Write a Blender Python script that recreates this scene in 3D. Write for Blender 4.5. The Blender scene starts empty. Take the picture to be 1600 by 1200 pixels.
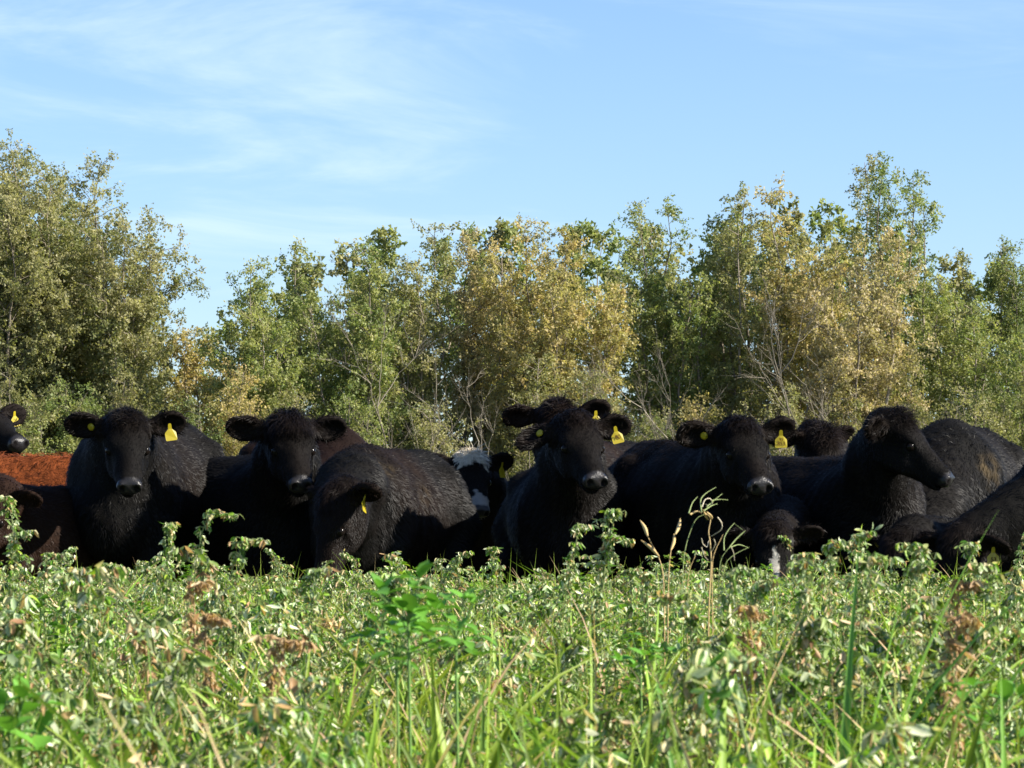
import bpy, math, random, time
import numpy as np
from math import sin, cos, radians, pi
T0 = time.time()
RNG = np.random.default_rng(7)
S = bpy.context.scene
COL = S.collection

# ------------------------------------------------------------------ camera, sky, sun, exposure
FPX, CX, HY, HC = 6516.0, 800.0, 840.0, 0.60      # focal length (px of a 1600 px wide photo), horizon row, eye height
cam_d = bpy.data.cameras.new('camera'); cam = bpy.data.objects.new('camera', cam_d); COL.objects.link(cam)
cam_d.sensor_width = 36; cam_d.lens = 36 * FPX / 1600
cam.location = (0, 0, HC)
cam.rotation_euler = (pi / 2 + math.atan((HY - 600) / FPX), 0, 0)
cam_d.clip_start = 0.1; cam_d.clip_end = 3000
cam_d.dof.use_dof = True; cam_d.dof.focus_distance = 22; cam_d.dof.aperture_fstop = 48
S.camera = cam
SUN_AZ, SUN_EL = radians(77), radians(33)          # azimuth from "towards the camera", to the right
sd = np.array([sin(SUN_AZ) * cos(SUN_EL), -cos(SUN_AZ) * cos(SUN_EL), sin(SUN_EL)])
w = bpy.data.worlds.new('World'); S.world = w; w.use_nodes = True
nt = w.node_tree; nt.nodes.clear()
def N(t, typ, **kw):
    n = t.nodes.new(typ)
    for k, v in kw.items(): setattr(n, k, v)
    return n
out = N(nt, 'ShaderNodeOutputWorld'); bg = N(nt, 'ShaderNodeBackground')
sky = N(nt, 'ShaderNodeTexSky', sky_type='NISHITA'); sky.sun_disc = False
sky.sun_elevation = SUN_EL; sky.sun_rotation = math.atan2(sd[0], sd[1])
sky.air_density = 1.0; sky.dust_density = 0.25; sky.ozone_density = 3.0; sky.altitude = 600
CLX, CLY = 20.9311, 20.8812
tc = N(nt, 'ShaderNodeTexCoord')
# thin cirrus: noise on a plane high above, so that it foreshortens towards the horizon
sx = N(nt, 'ShaderNodeSeparateXYZ'); nt.links.new(tc.outputs['Generated'], sx.inputs[0])
def M(op, a, b=None, c=None, t=nt):
    n = N(t, 'ShaderNodeMath', operation=op)
    for i, v in enumerate((a, b, c)):
        if v is None: continue
        if isinstance(v, (int, float)): n.inputs[i].default_value = v
        else: t.links.new(v, n.inputs[i])
    return n.outputs[0]
zz = M('MAXIMUM', M('ADD', sx.outputs[2], 0.03), 0.02)
cxn = N(nt, 'ShaderNodeCombineXYZ')
nt.links.new(M('DIVIDE', sx.outputs[0], zz), cxn.inputs[0]); nt.links.new(M('DIVIDE', sx.outputs[1], zz), cxn.inputs[1])
mp = N(nt, 'ShaderNodeMapping'); nt.links.new(cxn.outputs[0], mp.inputs[0])
mp.inputs['Rotation'].default_value = (0, 0, radians(8)); mp.inputs['Scale'].default_value = (0.75, 0.42, 1); mp.inputs['Location'].default_value = (CLX, CLY, 0)
n1 = N(nt, 'ShaderNodeTexNoise'); nt.links.new(mp.outputs[0], n1.inputs['Vector'])
n1.inputs['Scale'].default_value = 1.7; n1.inputs['Detail'].default_value = 7; n1.inputs['Roughness'].default_value = 0.6; n1.inputs['Distortion'].default_value = 0.6
n2 = N(nt, 'ShaderNodeTexNoise'); nt.links.new(mp.outputs[0], n2.inputs['Vector'])
n2.inputs['Scale'].default_value = 0.33; n2.inputs['Detail'].default_value = 2
cov = N(nt, 'ShaderNodeMapRange', interpolation_type='SMOOTHSTEP'); nt.links.new(M('ADD', n1.outputs[0], M('MULTIPLY', M('SUBTRACT', n2.outputs[0], 0.5), 1.1)), cov.inputs[0])
cov.inputs[1].default_value = 0.52; cov.inputs[2].default_value = 0.90; cov.inputs[3].default_value = 0; cov.inputs[4].default_value = 0.72
hz = N(nt, 'ShaderNodeMapRange', interpolation_type='SMOOTHSTEP'); nt.links.new(sx.outputs[2], hz.inputs[0]); hz.inputs[1].default_value = .03; hz.inputs[2].default_value = .085   # thin cloud sinks into the bright air low down
tint = N(nt, 'ShaderNodeMix', data_type='RGBA', blend_type='MULTIPLY'); tint.inputs[0].default_value = 1
nt.links.new(sky.outputs[0], tint.inputs[6]); tint.inputs[7].default_value = (0.85, 0.94, 1.14, 1)
mixc = N(nt, 'ShaderNodeMix', data_type='RGBA'); nt.links.new(M('MULTIPLY', cov.outputs[0], hz.outputs[0]), mixc.inputs[0])
nt.links.new(tint.outputs[2], mixc.inputs[6]); mixc.inputs[7].default_value = (5.4, 6.6, 7.6, 1)
nt.links.new(mixc.outputs[2], bg.inputs[0]); bg.inputs[1].default_value = 0.066
nt.links.new(bg.outputs[0], out.inputs[0])
sun_d = bpy.data.lights.new('sun', 'SUN'); sun = bpy.data.objects.new('sun', sun_d); COL.objects.link(sun)
sun_d.energy = 5.0; sun_d.angle = radians(0.5); sun_d.color = (1.0, 0.94, 0.84)
from mathutils import Vector
sun.rotation_euler = Vector(sd).to_track_quat('Z', 'Y').to_euler(); sun.location = (20, -10, 20)
S.view_settings.view_transform = 'Standard'; S.view_settings.look = 'None'
S.view_settings.exposure = 1.3; S.view_settings.gamma = 1; S.view_settings.use_curve_mapping = False
S.render.engine = 'CYCLES'; S.cycles.max_bounces = 5; S.cycles.diffuse_bounces = 3; S.cycles.transmission_bounces = 2

def P(px, py, d):
    """the point at distance d (m) that the photograph shows at pixel (px, py)"""
    return np.array([(px - CX) / FPX * d, d, HC + (HY - py) / FPX * d])

# ------------------------------------------------------------------ helpers
def meta(o, label=None, cat=None, group=None, kind=None):
    if label: o['label'] = label
    if cat: o['category'] = cat
    if group: o['group'] = group
    if kind: o['kind'] = kind
    return o
def empty(name, loc, label, cat, group=None):
    o = bpy.data.objects.new(name, None); COL.objects.link(o); o.location = [float(v) for v in loc]
    o.empty_display_size = 0.1
    return meta(o, label, cat, group)
def mesh_np(name, V, loops, starts, col=None, smooth=False, extra=None):
    me = bpy.data.meshes.new(name)
    V = np.asarray(V, np.float32); loops = np.asarray(loops, np.int32); starts = np.asarray(starts, np.int32)
    me.vertices.add(len(V)); me.vertices.foreach_set('co', V.ravel())
    me.loops.add(len(loops)); me.loops.foreach_set('vertex_index', loops)
    me.polygons.add(len(starts)); me.polygons.foreach_set('loop_start', starts)
    if smooth: me.polygons.foreach_set('use_smooth', np.ones(len(starts), bool))
    if col is not None:
        a = me.attributes.new('col', 'FLOAT_COLOR', 'POINT')
        c = np.ones((len(V), 4), np.float32); c[:, :3] = col; a.data.foreach_set('color', c.ravel())
    for k, v in (extra or {}).items():
        a = me.attributes.new(k, 'FLOAT', 'POINT'); a.data.foreach_set('value', np.asarray(v, np.float32))
    me.update(calc_edges=True)
    return me
def link(name, me, mat, parent=None, link_it=True):
    me.materials.clear(); me.materials.append(mat)
    o = bpy.data.objects.new(name, me)
    if link_it: COL.objects.link(o)
    if parent: o.parent = parent
    return o
class Geo:
    """collects faces of 3 or 4 corners"""
    def __init__(s): s.V = []; s.C = []; s.L = []; s.S = []; s.nv = 0; s.nl = 0
    def add(s, V, F, C):
        V = np.asarray(V, float); F = np.asarray(F); k = F.shape[1]
        s.V.append(V); s.C.append(np.broadcast_to(C, V.shape)); s.L.append((F + s.nv).ravel())
        s.S.append(s.nl + np.arange(len(F)) * k); s.nv += len(V); s.nl += F.size
    def mesh(s, name, smooth=False, off=None):
        V = np.vstack(s.V)
        if off is not None: V = V - np.asarray(off)
        return mesh_np(name, V, np.concatenate(s.L), np.concatenate(s.S), np.vstack(s.C), smooth)
def nrm(a): return a / np.maximum(np.linalg.norm(a, axis=-1, keepdims=True), 1e-9)
def tube(g, P_, R, col, n=4):
    P_ = np.asarray(P_, float); R = np.asarray(R, float); m = len(P_)
    T = nrm(np.gradient(P_, axis=0)); ref = np.array([0.31, 0.95, 0.05]) if abs(T[0][2]) > .6 else np.array([0.1, 0.2, 0.97])
    A = nrm(np.cross(T, ref)); B = np.cross(T, A)
    th = np.arange(n) * 2 * pi / n
    V = P_[:, None] + R[:, None, None] * (A[:, None] * np.cos(th)[None, :, None] + B[:, None] * np.sin(th)[None, :, None])
    i = np.arange(m - 1)[:, None] * n; j = np.arange(n)[None]; j2 = (j + 1) % n
    F = np.stack([i + j, i + j2, i + n + j2, i + n + j], -1).reshape(-1, 4)
    c = np.asarray(col, float)
    if c.ndim == 2: c = np.repeat(c, n, 0)
    g.add(V.reshape(-1, 3), F, c)

def leaf_material(name, trans=0.35, rough=0.55, spec=0.25, vary=0.25, hue=0.03, sat=1., gain=1.):
    m = bpy.data.materials.new(name); m.use_nodes = True; t = m.node_tree; t.nodes.clear()
    o = N(t, 'ShaderNodeOutputMaterial'); a = N(t, 'ShaderNodeAttribute', attribute_name='col')
    oi = N(t, 'ShaderNodeObjectInfo')
    hs = N(t, 'ShaderNodeHueSaturation'); hs.inputs['Saturation'].default_value = sat; t.links.new(a.outputs[0], hs.inputs['Color'])
    t.links.new(M('ADD', gain - vary / 2, M('MULTIPLY', oi.outputs['Random'], vary, t=t), t=t), hs.inputs['Value'])
    t.links.new(M('ADD', 0.5 - hue / 2, M('MULTIPLY', oi.outputs['Random'], hue, t=t), t=t), hs.inputs['Hue'])
    p = N(t, 'ShaderNodeBsdfPrincipled'); t.links.new(hs.outputs[0], p.inputs['Base Color'])
    p.inputs['Roughness'].default_value = rough; p.inputs['Specular IOR Level'].default_value = spec
    tr = N(t, 'ShaderNodeBsdfTranslucent'); g2 = N(t, 'ShaderNodeMix', data_type='RGBA', blend_type='MULTIPLY'); g2.inputs[0].default_value = 1
    t.links.new(hs.outputs[0], g2.inputs[6]); g2.inputs[7].default_value = (1.25, 1.3, .7, 1); t.links.new(g2.outputs[2], tr.inputs[0])
    mx = N(t, 'ShaderNodeMixShader'); mx.inputs[0].default_value = trans
    t.links.new(p.outputs[0], mx.inputs[1]); t.links.new(tr.outputs[0], mx.inputs[2]); t.links.new(mx.outputs[0], o.inputs[0])
    return m
def plain_material(name, rough=0.8, spec=0.2, color=None, noise=0.0, nscale=30):
    m = bpy.data.materials.new(name); m.use_nodes = True; t = m.node_tree
    p = t.nodes['Principled BSDF']; p.inputs['Roughness'].default_value = rough; p.inputs['Specular IOR Level'].default_value = spec
    if color is None:
        a = N(t, 'ShaderNodeAttribute', attribute_name='col'); src = a.outputs[0]
    else:
        a = N(t, 'ShaderNodeRGB'); a.outputs[0].default_value = (*color, 1); src = a.outputs[0]
    if noise:
        tcx = N(t, 'ShaderNodeTexCoord'); nz = N(t, 'ShaderNodeTexNoise'); nz.inputs['Scale'].default_value = nscale; nz.inputs['Detail'].default_value = 5
        t.links.new(tcx.outputs['Object'], nz.inputs['Vector'])
        hs = N(t, 'ShaderNodeHueSaturation'); t.links.new(src, hs.inputs['Color'])
        t.links.new(M('ADD', 1 - noise, M('MULTIPLY', nz.outputs[0], 2 * noise, t=t), t=t), hs.inputs['Value']); src = hs.outputs[0]
    t.links.new(src, p.inputs['Base Color'])
    return m
MT = dict(
    leaf=leaf_material('tree_leaves', .45, .5, .3, 0, 0, .92, 1.06),
    herb=leaf_material('herb_leaves', .30, .5, .3, .35, .03, 1., .96),
    herb1=leaf_material('herb_leaves_single', .30, .5, .3, 0, 0, 1., .95),
    bark=plain_material('bark', .85, .1, None, .35, 9),
    stem=plain_material('stem', .6, .25),
    eye=plain_material('eye', .14, .12, (.008, .006, .005)),
    tag=plain_material('tag_plastic', .38, .4, (.33, .26, .010), .12, 60),
    tagprint=plain_material('tag_print', .6, .2, (.07, .03, .008)),
    cord=plain_material('cord', .6, .2, (.01, .01, .01)),
)
def fur_material(name, fur):
    m = bpy.data.materials.new(name); m.use_nodes = True; t = m.node_tree; p = t.nodes['Principled BSDF']
    a = N(t, 'ShaderNodeAttribute', attribute_name='col')
    tcx = N(t, 'ShaderNodeTexCoord'); nz = N(t, 'ShaderNodeTexNoise'); nz.inputs['Scale'].default_value = 7; nz.inputs['Detail'].default_value = 6
    t.links.new(tcx.outputs['Object'], nz.inputs['Vector'])
    hs = N(t, 'ShaderNodeHueSaturation'); t.links.new(a.outputs[0], hs.inputs['Color'])
    t.links.new(M('ADD', .45, M('MULTIPLY', nz.outputs[0], 1.1, t=t), t=t), hs.inputs['Value'])
    t.links.new(hs.outputs[0], p.inputs['Base Color'])
    if fur:
        p.inputs['Roughness'].default_value = .5; p.inputs['Specular IOR Level'].default_value = .10
    else:
        b = N(t, 'ShaderNodeAttribute', attribute_name='bare')
        t.links.new(M('SUBTRACT', .72, M('MULTIPLY', b.outputs['Fac'], .43, t=t), t=t), p.inputs['Roughness'])
        t.links.new(M('ADD', .06, M('MULTIPLY', b.outputs['Fac'], .22, t=t), t=t), p.inputs['Specular IOR Level'])
        n3 = N(t, 'ShaderNodeTexNoise'); n3.inputs['Scale'].default_value = 170; n3.inputs['Detail'].default_value = 3
        t.links.new(tcx.outputs['Object'], n3.inputs['Vector'])
        bp = N(t, 'ShaderNodeBump'); bp.inputs['Strength'].default_value = .6; bp.inputs['Distance'].default_value = .004
        t.links.new(n3.outputs[0], bp.inputs['Height']); t.links.new(bp.outputs[0], p.inputs['Normal'])
    return m
MT['hide'] = fur_material('cattle_hide', False); MT['fur'] = fur_material('cattle_hair', True)

# ------------------------------------------------------------------ ground
def ground():
    n = 90
    xs = np.linspace(-1, 1, n); X, Y = np.meshgrid(np.sign(xs) * np.abs(xs) ** 2.5 * 600, np.sign(xs) * np.abs(xs) ** 2.5 * 700 + 30)
    Z = 0.015 * np.sin(X * 1.3) * np.cos(Y * .9)
    V = np.stack([X, Y, Z], -1).reshape(-1, 3); i, j = np.meshgrid(np.arange(n - 1), np.arange(n - 1), indexing='ij')
    a = (i * n + j).ravel(); F = np.stack([a, a + 1, a + n + 1, a + n], -1)
    me = mesh_np('ground', V, F.ravel(), np.arange(len(F)) * 4, None, True)
    m = bpy.data.materials.new('ground'); m.use_nodes = True; t = m.node_tree; p = t.nodes['Principled BSDF']; p.inputs['Roughness'].default_value = .95
    tcx = N(t, 'ShaderNodeTexCoord'); nz = N(t, 'ShaderNodeTexNoise'); nz.inputs['Scale'].default_value = 2.5; nz.inputs['Detail'].default_value = 10; nz.inputs['Roughness'].default_value = .7
    t.links.new(tcx.outputs['Object'], nz.inputs['Vector'])
    r = N(t, 'ShaderNodeValToRGB'); e = r.color_ramp.elements
    e[0].position = .3; e[0].color = (.035, .028, .018, 1); e[1].position = .7; e[1].color = (.075, .10, .03, 1)
    t.links.new(nz.outputs[0], r.inputs[0]); t.links.new(r.outputs[0], p.inputs['Base Color'])
    o = link('ground', me, m); meta(o, 'flat earth of the field under the alfalfa and the cattle', 'ground', kind='structure')
ground()

# ------------------------------------------------------------------ trees
def make_tree(px, top, d, r_px, pal, dens=1.0, stems=3, label='', cat='tree', name='tree', group=None, spire=0., leaf=.070,
              barkc=(.20, .17, .13), low=0.06, seed=0, twigs=1.0):
    g = np.random.default_rng(1000 + seed)
    H = HC + (HY - top) / FPX * d - .28; Rr = r_px / FPX * d
    X0 = (px - CX) / FPX * d
    gb = Geo(); tw_base = []; tw_dir = []; tw_len = []; tw_cm = []
    pal = np.array(pal, float)
    def prof(t):       # crown radius against height: an egg with its widest part a third of the way up
        t = np.clip(t, 0, 1)
        return Rr * (np.sin(pi * np.clip(t * .86 + .13, 0, 1) ** .8) ** .5 if spire < .5 else (1 - t) ** .7 * .8 + .2)
    for s in range(stems):
        a0 = s * 2.4 + g.uniform(-.5, .5) + seed; rad = Rr * (g.uniform(.25, .85) if s else .2)
        h = H * (1.0 if s == 0 else g.uniform(.80, .99) * (1 - .26 * (rad / Rr) ** 2)); n = 12
        tt = np.linspace(0, 1, n)
        bx = np.cos(a0) * rad; by = np.sin(a0) * rad
        wob = np.cumsum(g.normal(0, .035, (n, 2)), 0) * H * .35
        Pn = np.stack([X0 + bx * (.15 + .85 * tt ** .8) + wob[:, 0], d + by * (.15 + .85 * tt ** .8) + wob[:, 1], tt * h], -1)
        r0 = .0095 * H * g.uniform(.5, .9)
        bc = np.array(barkc) * g.uniform(.7, 1.5)
        tube(gb, Pn, r0 * (1 - tt) ** .9 + .006, bc, 5)
        nb = int(h * 6.0 * dens)
        for k in range(nb):
            t = low + (1 - low) * ((k + g.random()) / nb) ** .8
            f = t * (n - 1); i = min(int(f), n - 2); p0 = Pn[i] + (Pn[i + 1] - Pn[i]) * (f - i)
            az = a0 + g.normal(0, 1.7) if stems > 1 and s else g.uniform(0, 2 * pi)
            L = max(prof(p0[2] / H) * g.uniform(.3, .95), .25 * min(Rr, 1)) * .85
            if t > .85: L = np.clip(L * 1.1, .3, .9)
            el = radians(g.uniform(28, 62) if spire < .5 else g.uniform(45, 72))
            m = 5; u = np.linspace(0, 1, m)
            hd = np.array([cos(az), sin(az), 0])
            droop = g.uniform(-.05, .30)
            B = p0 + hd * (L * cos(el) * u ** .9)[:, None] * 1.15 + np.array([0, 0, 1]) * (L * (sin(el) * u - droop * u ** 2.4))[:, None]
            B += np.cumsum(g.normal(0, .03 * L, (m, 3)), 0)
            B[:, 2] = np.minimum(B[:, 2], H * (1.0 if s == 0 else .99))
            tube(gb, B, .0045 + .011 * L * (1 - u) * .8, bc * g.uniform(.8, 1.3), 3)
            cm = g.random()
            ns = max(4, int(L * 11 * twigs))
            for q in range(ns):      # secondary shoots
                v = .15 + .85 * (q + g.random()) / ns; f2 = v * (m - 1); i2 = min(int(f2), m - 2); b0 = B[i2] + (B[i2 + 1] - B[i2]) * (f2 - i2)
                dr = nrm(hd * .5 + g.normal(0, .65, 3) + np.array([0, 0, .35]))
                l2 = g.uniform(.18, .5) * (.6 + .5 * L)
                w_ = np.stack([b0, b0 + dr * l2 * .5, b0 + dr * l2 + np.array([0, 0, -.06 * l2])])
                if q % 4 == 0: tube(gb, w_[[0, 2]], [.006, .002], bc * 1.1, 3)
                nn = max(4, int(5.7 * l2 / .35 * twigs))
                for _ in range(nn):
                    vv = g.uniform(.2, 1); tw_base.append(b0 + dr * l2 * vv); tw_dir.append(dr + g.normal(0, .7, 3) + np.array([0, 0, -.15])); tw_len.append(g.uniform(.08, .22)); tw_cm.append(cm)
    tb = np.array(tw_base); td = nrm(np.array(tw_dir)); tl = np.array(tw_len); cm = np.array(tw_cm)
    nl = 7
    K = len(tb)
    t_ = g.random((K, nl)); base = tb[:, None] + td[:, None] * (tl[:, None] * t_)[..., None] + g.normal(0, .025, (K, nl, 3))
    base[..., 2] -= .05 * t_ ** 2
    base = base.reshape(-1, 3); n = len(base)
    dr = nrm(g.normal(0, 1, (n, 3)) + np.array([0, 0, -.45])); nn = nrm(np.cross(dr, g.normal(0, 1, (n, 3)) + np.array([.0, 0, .0])))
    sd_ = np.cross(dr, nn); Lf = leaf * g.uniform(.6, 1.25, n)
    V = np.stack([base, base + dr * Lf[:, None] + sd_ * (Lf * .30)[:, None], base + dr * (Lf * .8)[:, None] - sd_ * (Lf * .34)[:, None]], 1)
    # colour: palette mixed by branch, by twig and by leaf
    cmr = np.repeat(cm, nl); mixv = np.clip(.55 * cmr + .25 * np.repeat(g.random(K), nl) + .2 * g.random(n) + .12 * (base[:, 2] / H - .5), 0, .999) * (len(pal) - 1)
    i0 = mixv.astype(int); fr = (mixv - i0)[:, None]
    c = pal[i0] * (1 - fr) + pal[np.minimum(i0 + 1, len(pal) - 1)] * fr
    c = c * g.uniform(.75, 1.3, (n, 1))
    Vf = V.reshape(-1, 3); C = np.repeat(c, 3, 0)
    org = np.array([X0, d, 0.])
    e = empty(name, org, label, cat, group)
    me = mesh_np('crown', Vf - org, np.arange(3 * n), np.arange(n) * 3, C)
    o = link('crown', me, MT['leaf'], e); o['kind'] = 'stuff'
    link('trunk', gb.mesh('trunk', True, org), MT['bark'], e)
    return n
GRN = [(.08, .125, .03), (.165, .215, .055), (.27, .285, .09), (.36, .335, .13)]
DGRN = [(.055, .09, .025), (.11, .155, .04), (.19, .215, .07), (.28, .26, .09)]
OLV = [(.09, .13, .035), (.19, .20, .07), (.30, .28, .12), (.36, .32, .16)]
TAN = [(.20, .19, .07), (.33, .28, .13), (.43, .35, .19), (.46, .35, .17)]
ORG = [(.17, .19, .05), (.31, .28, .09), (.44, .35, .14), (.47, .33, .12)]
SHB = [(.12, .14, .04), (.20, .20, .07), (.30, .26, .11)]
GTR = 'trees standing at the front of the wood'; GBK = 'trees further back in the wood'; GBU = 'bushes at the foot of the wood'
TREES = [
 # px, top, dist, r_px, palette, dens, stems, spire, label
 (14, 204, 90, 150, OLV, 1.0, 6, 0, 'tall airy olive-brown tree cut by the left edge of the photo, highest at the left'),
 (118, 230, 91, 135, OLV, 1.0, 6, 0, 'tall open-crowned olive tree with two peaks right of the left edge'),
 (64, 238, 91.5, 90, OLV, 1.0, 4, 0, 'olive tree filling the space between the two peaks at the left'),
 (200, 335, 89.5, 72, OLV, 1.0, 4, 0, 'olive tree with a rounded shoulder sloping down to the sky gap'),
 (408, 398, 88, 88, GRN, 1.1, 4, 0, 'bright green bushy tree forming the right side of the sky gap'),
 (474, 374, 90, 48, GRN, 1.1, 2, 0, 'narrow green tree with a pointed top right of the sky gap'),
 (556, 366, 89, 82, GRN, 1.1, 4, 0, 'dense green round-topped tree left of the middle of the wood'),
 (655, 338, 90, 74, OLV, 1.0, 3, 0, 'olive green tree with a ragged top above the grazing heifer'),
 (742, 346, 91, 62, TAN, .9, 3, 0, 'thin tan tree with wispy top, between the olive and the golden tree'),
 (822, 330, 90, 92, ORG, 1.0, 4, 0, 'golden brown tree with a broad crown in the middle of the wood'),
 (908, 342, 89, 88, ORG, 1.1, 4, 0, 'orange-tan tree with a full rounded crown beside the dark green trees'),
 (992, 312, 92, 48, GRN, 1.0, 2, .6, 'green pointed tree rising just right of the orange-tan tree'),
 (1058, 306, 90, 66, GRN, 1.1, 3, 0, 'leafy green tree with a sparse pale peak, right of the middle'),
 (1128, 328, 91, 62, DGRN, 1.0, 3, 0, 'dark green tree in the gap before the tall golden clump'),
 (1190, 280, 90, 66, OLV, 1.0, 3, 0, 'tall olive tree on the left flank of the golden clump'),
 (1262, 268, 89, 80, ORG, 1.0, 4, 0, 'tall golden clump tree with pale bare stems showing through'),
 (1322, 230, 91.5, 40, OLV, .8, 2, .6, 'tallest slender tree at the right, with wispy spire'),
 (1382, 238, 91, 36, GRN, .9, 2, .6, 'slender green spire in the middle of the three tall ones'),
 (1434, 258, 90.5, 28, GRN, .9, 2, .6, 'thin columnar green tree, rightmost of the three tall spires'),
 (1350, 345, 87.5, 92, TAN, 1.0, 4, 0, 'broad tan tree with thin pale stems below the three spires'),
 (1492, 385, 92, 34, OLV, .55, 2, .6, 'sparse nearly leafless spire right of the tall clump'),
 (1530, 415, 89, 84, GRN, 1.1, 4, 0, 'wide green tree with olive lower half, near the right edge'),
 (1596, 366, 91, 52, DGRN, 1.2, 3, 0, 'dark green tree cut by the right edge of the photo'),
 (305, 505, 91, 40, ORG, 1.0, 3, 0, 'low rust-tinted tree in the bottom of the sky gap'),
]
ntot = 0
for i, (px, top, d, r, pal, dens, st, sp, lab) in enumerate(TREES):
    ntot += make_tree(px, top, d, r, pal, dens * .92, st + (2 if sp == 0 else 0), lab, 'tree', 'broadleaf_tree', GTR, sp, seed=i)
BACK = [(-60, 268), (60, 298), (165, 395), (250, 505), (360, 500), (440, 390), (520, 375), (610, 350), (700, 350), (780, 345), (860, 340), (940, 335), (1030, 330), (1100, 335),
        (1170, 330), (1250, 300), (1330, 310), (1410, 350), (1480, 390), (1560, 398), (1650, 388)]
BH = ['left of the tallest left tree', 'behind the tall left tree', 'behind the two-peaked olive tree', 'behind the sloping olive shoulder', 'behind the foot of the sky gap', 'behind the bright green bushy tree',
      'behind the narrow green pointed tree', 'behind the green round-topped tree', 'behind the ragged olive tree', 'behind the thin tan tree', 'behind the golden brown tree', 'behind the orange-tan tree',
      'behind the green pointed tree', 'behind the sparse pale peak', 'behind the dark green gap tree', 'behind the left flank of the golden clump', 'behind the golden clump', 'behind the columnar spire',
      'behind the sparse leafless spire', 'behind the wide green tree at the right', 'behind the tree cut by the right edge']
for i, (px, top) in enumerate(BACK):
    make_tree(px, top, 95.5 + (i % 3) * 1.3, 100, GRN if i % 3 else OLV, .62, 4, 'dark shaded tree seen through gaps ' + BH[i], 'tree', 'background_tree', GBK, 0, leaf=.13, seed=50 + i, twigs=.55)
BUSH = [(15, 560, 'SHB', 'grey-tan bush at the left edge behind the head of the black heifer'), (110, 580, 'GRN', 'green and yellow bush behind the fuzzy left ear with a button tag'),
        (200, 570, 'SHB', 'tan bush directly above the first heifer facing the camera'), (290, 610, 'DGRN', 'dark green bush in the dip below the sky gap'), (360, 560, 'ORG', 'yellow-leaved bush left of the tasselled heifer'),
        (470, 590, 'OLV', 'pale olive bush above the heifer with the long fringe'), (560, 600, 'GRN', 'green bush above the shoulder of the heifer with the fringe'), (690, 620, 'OLV', 'low olive bush above the back of the grazing heifer'),
        (830, 540, 'SHB', 'tan twiggy bush behind the woolly poll'), (930, 560, 'OLV', 'light olive bush with a rounded top beside the dark stems'), (1010, 640, 'DGRN', 'dark low bush between the two middle heifers'),
        (1100, 610, 'ORG', 'ochre bush above the low-backed heifer'), (1210, 590, 'OLV', 'yellow-green bush above the tagged right ear'), (1330, 600, 'SHB', 'straw-coloured bush with bare twigs left of the heifer in profile'),
        (1430, 560, 'SHB', 'tan bush above the heifer in profile'), (1520, 590, 'OLV', 'olive bush above the dusty back'), (1600, 560, 'SHB', 'tan bush at the right edge')]
for i, (px, top, pal, lab) in enumerate(BUSH):
    make_tree(px, top, 85.5 + (i % 3) * .9, 70, globals()[pal], 1.25, 4, lab, 'bush', 'bush', GBU, 0, leaf=.055, seed=90 + i, low=.02)
# bare pale sapling in front of the wood
def bare_sapling(px, top, base, d, seed, label):
    g = np.random.default_rng(seed); gb = Geo(); p0 = P(px, 0, d); p0[2] = 0; H = HC + (HY - top) / FPX * d
    def br(p, dr, L, r, lv):
        m = 6; u = np.linspace(0, 1, m); Q = p + dr * (L * u)[:, None] + np.cumsum(g.normal(0, .025 * L, (m, 3)), 0); Q[0] = p
        tube(gb, Q, r * (1 - .75 * u), (.22, .19, .145), 3)
        if lv < 3:
            for k in range(5 if lv else 7):
                q = Q[g.integers(2, m)]; br(q, nrm(dr + g.normal(0, .5, 3) + np.array([0, 0, .1])), L * g.uniform(.35, .6), r * .5, lv + 1)
    br(p0, nrm(np.array([-.22, 0, 1.])), H * .62, .030, 0); br(p0 + np.array([.05, 0, 0]), nrm(np.array([.16, 0, 1.])), H * .5, .020, 1)
    e = empty('bare_sapling', p0, label, 'sapling', 'pale bare saplings'); link('branches', gb.mesh('branches', True, p0), MT['bark'], e)
for i, (px, top, lab) in enumerate([(795, 560, 'pale bare forked sapling above the white-polled heifer'), (1120, 520, 'pale bare sapling left of the button-tagged ear'),
        (1000, 570, 'thin bare sapling against the dark hollow between two heifers'), (1295, 430, 'tall bare pale sapling inside the golden clump'), (1545, 600, 'low bare sapling above the dusty back'),
        (640, 480, 'dark-stemmed leafless sapling above the grazing heifer'), (1345, 560, 'bare sapling leaning right beside the heifer in profile')]):
    bare_sapling(px, top, 0, 84.3 + i * .2, 300 + i, lab)
print('trees', ntot, sum(len(m.polygons) for m in bpy.data.meshes), time.time() - T0)

# ------------------------------------------------------------------ cattle: one implicit surface per animal
def sd_cone(Pt, a, b, ra, rb, sc=(1, 1, 1)):
    a = np.asarray(a, float); b = np.asarray(b, float); ba = b - a; l2 = ba @ ba
    pa = Pt - a; h = np.clip(pa @ ba / max(l2, 1e-9), 0, 1)
    return np.linalg.norm(pa - h[:, None] * ba, axis=1) - (ra + (rb - ra) * h)
def sd_ell(Pt, c, r, R=None):
    q = Pt - np.asarray(c, float)
    if R is not None: q = q @ R            # rows of R.T are the ellipsoid's axes
    r = np.asarray(r, float); k0 = np.linalg.norm(q / r, axis=1); k1 = np.linalg.norm(q / (r * r), axis=1)
    return k0 * (k0 - 1) / np.maximum(k1, 1e-6)
def smin(a, b, k):
    h = np.maximum(k - np.abs(a - b), 0) / k
    return np.minimum(a, b) - h * h * k * .25
def smax(a, b, k): return -smin(-a, -b, k)
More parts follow.
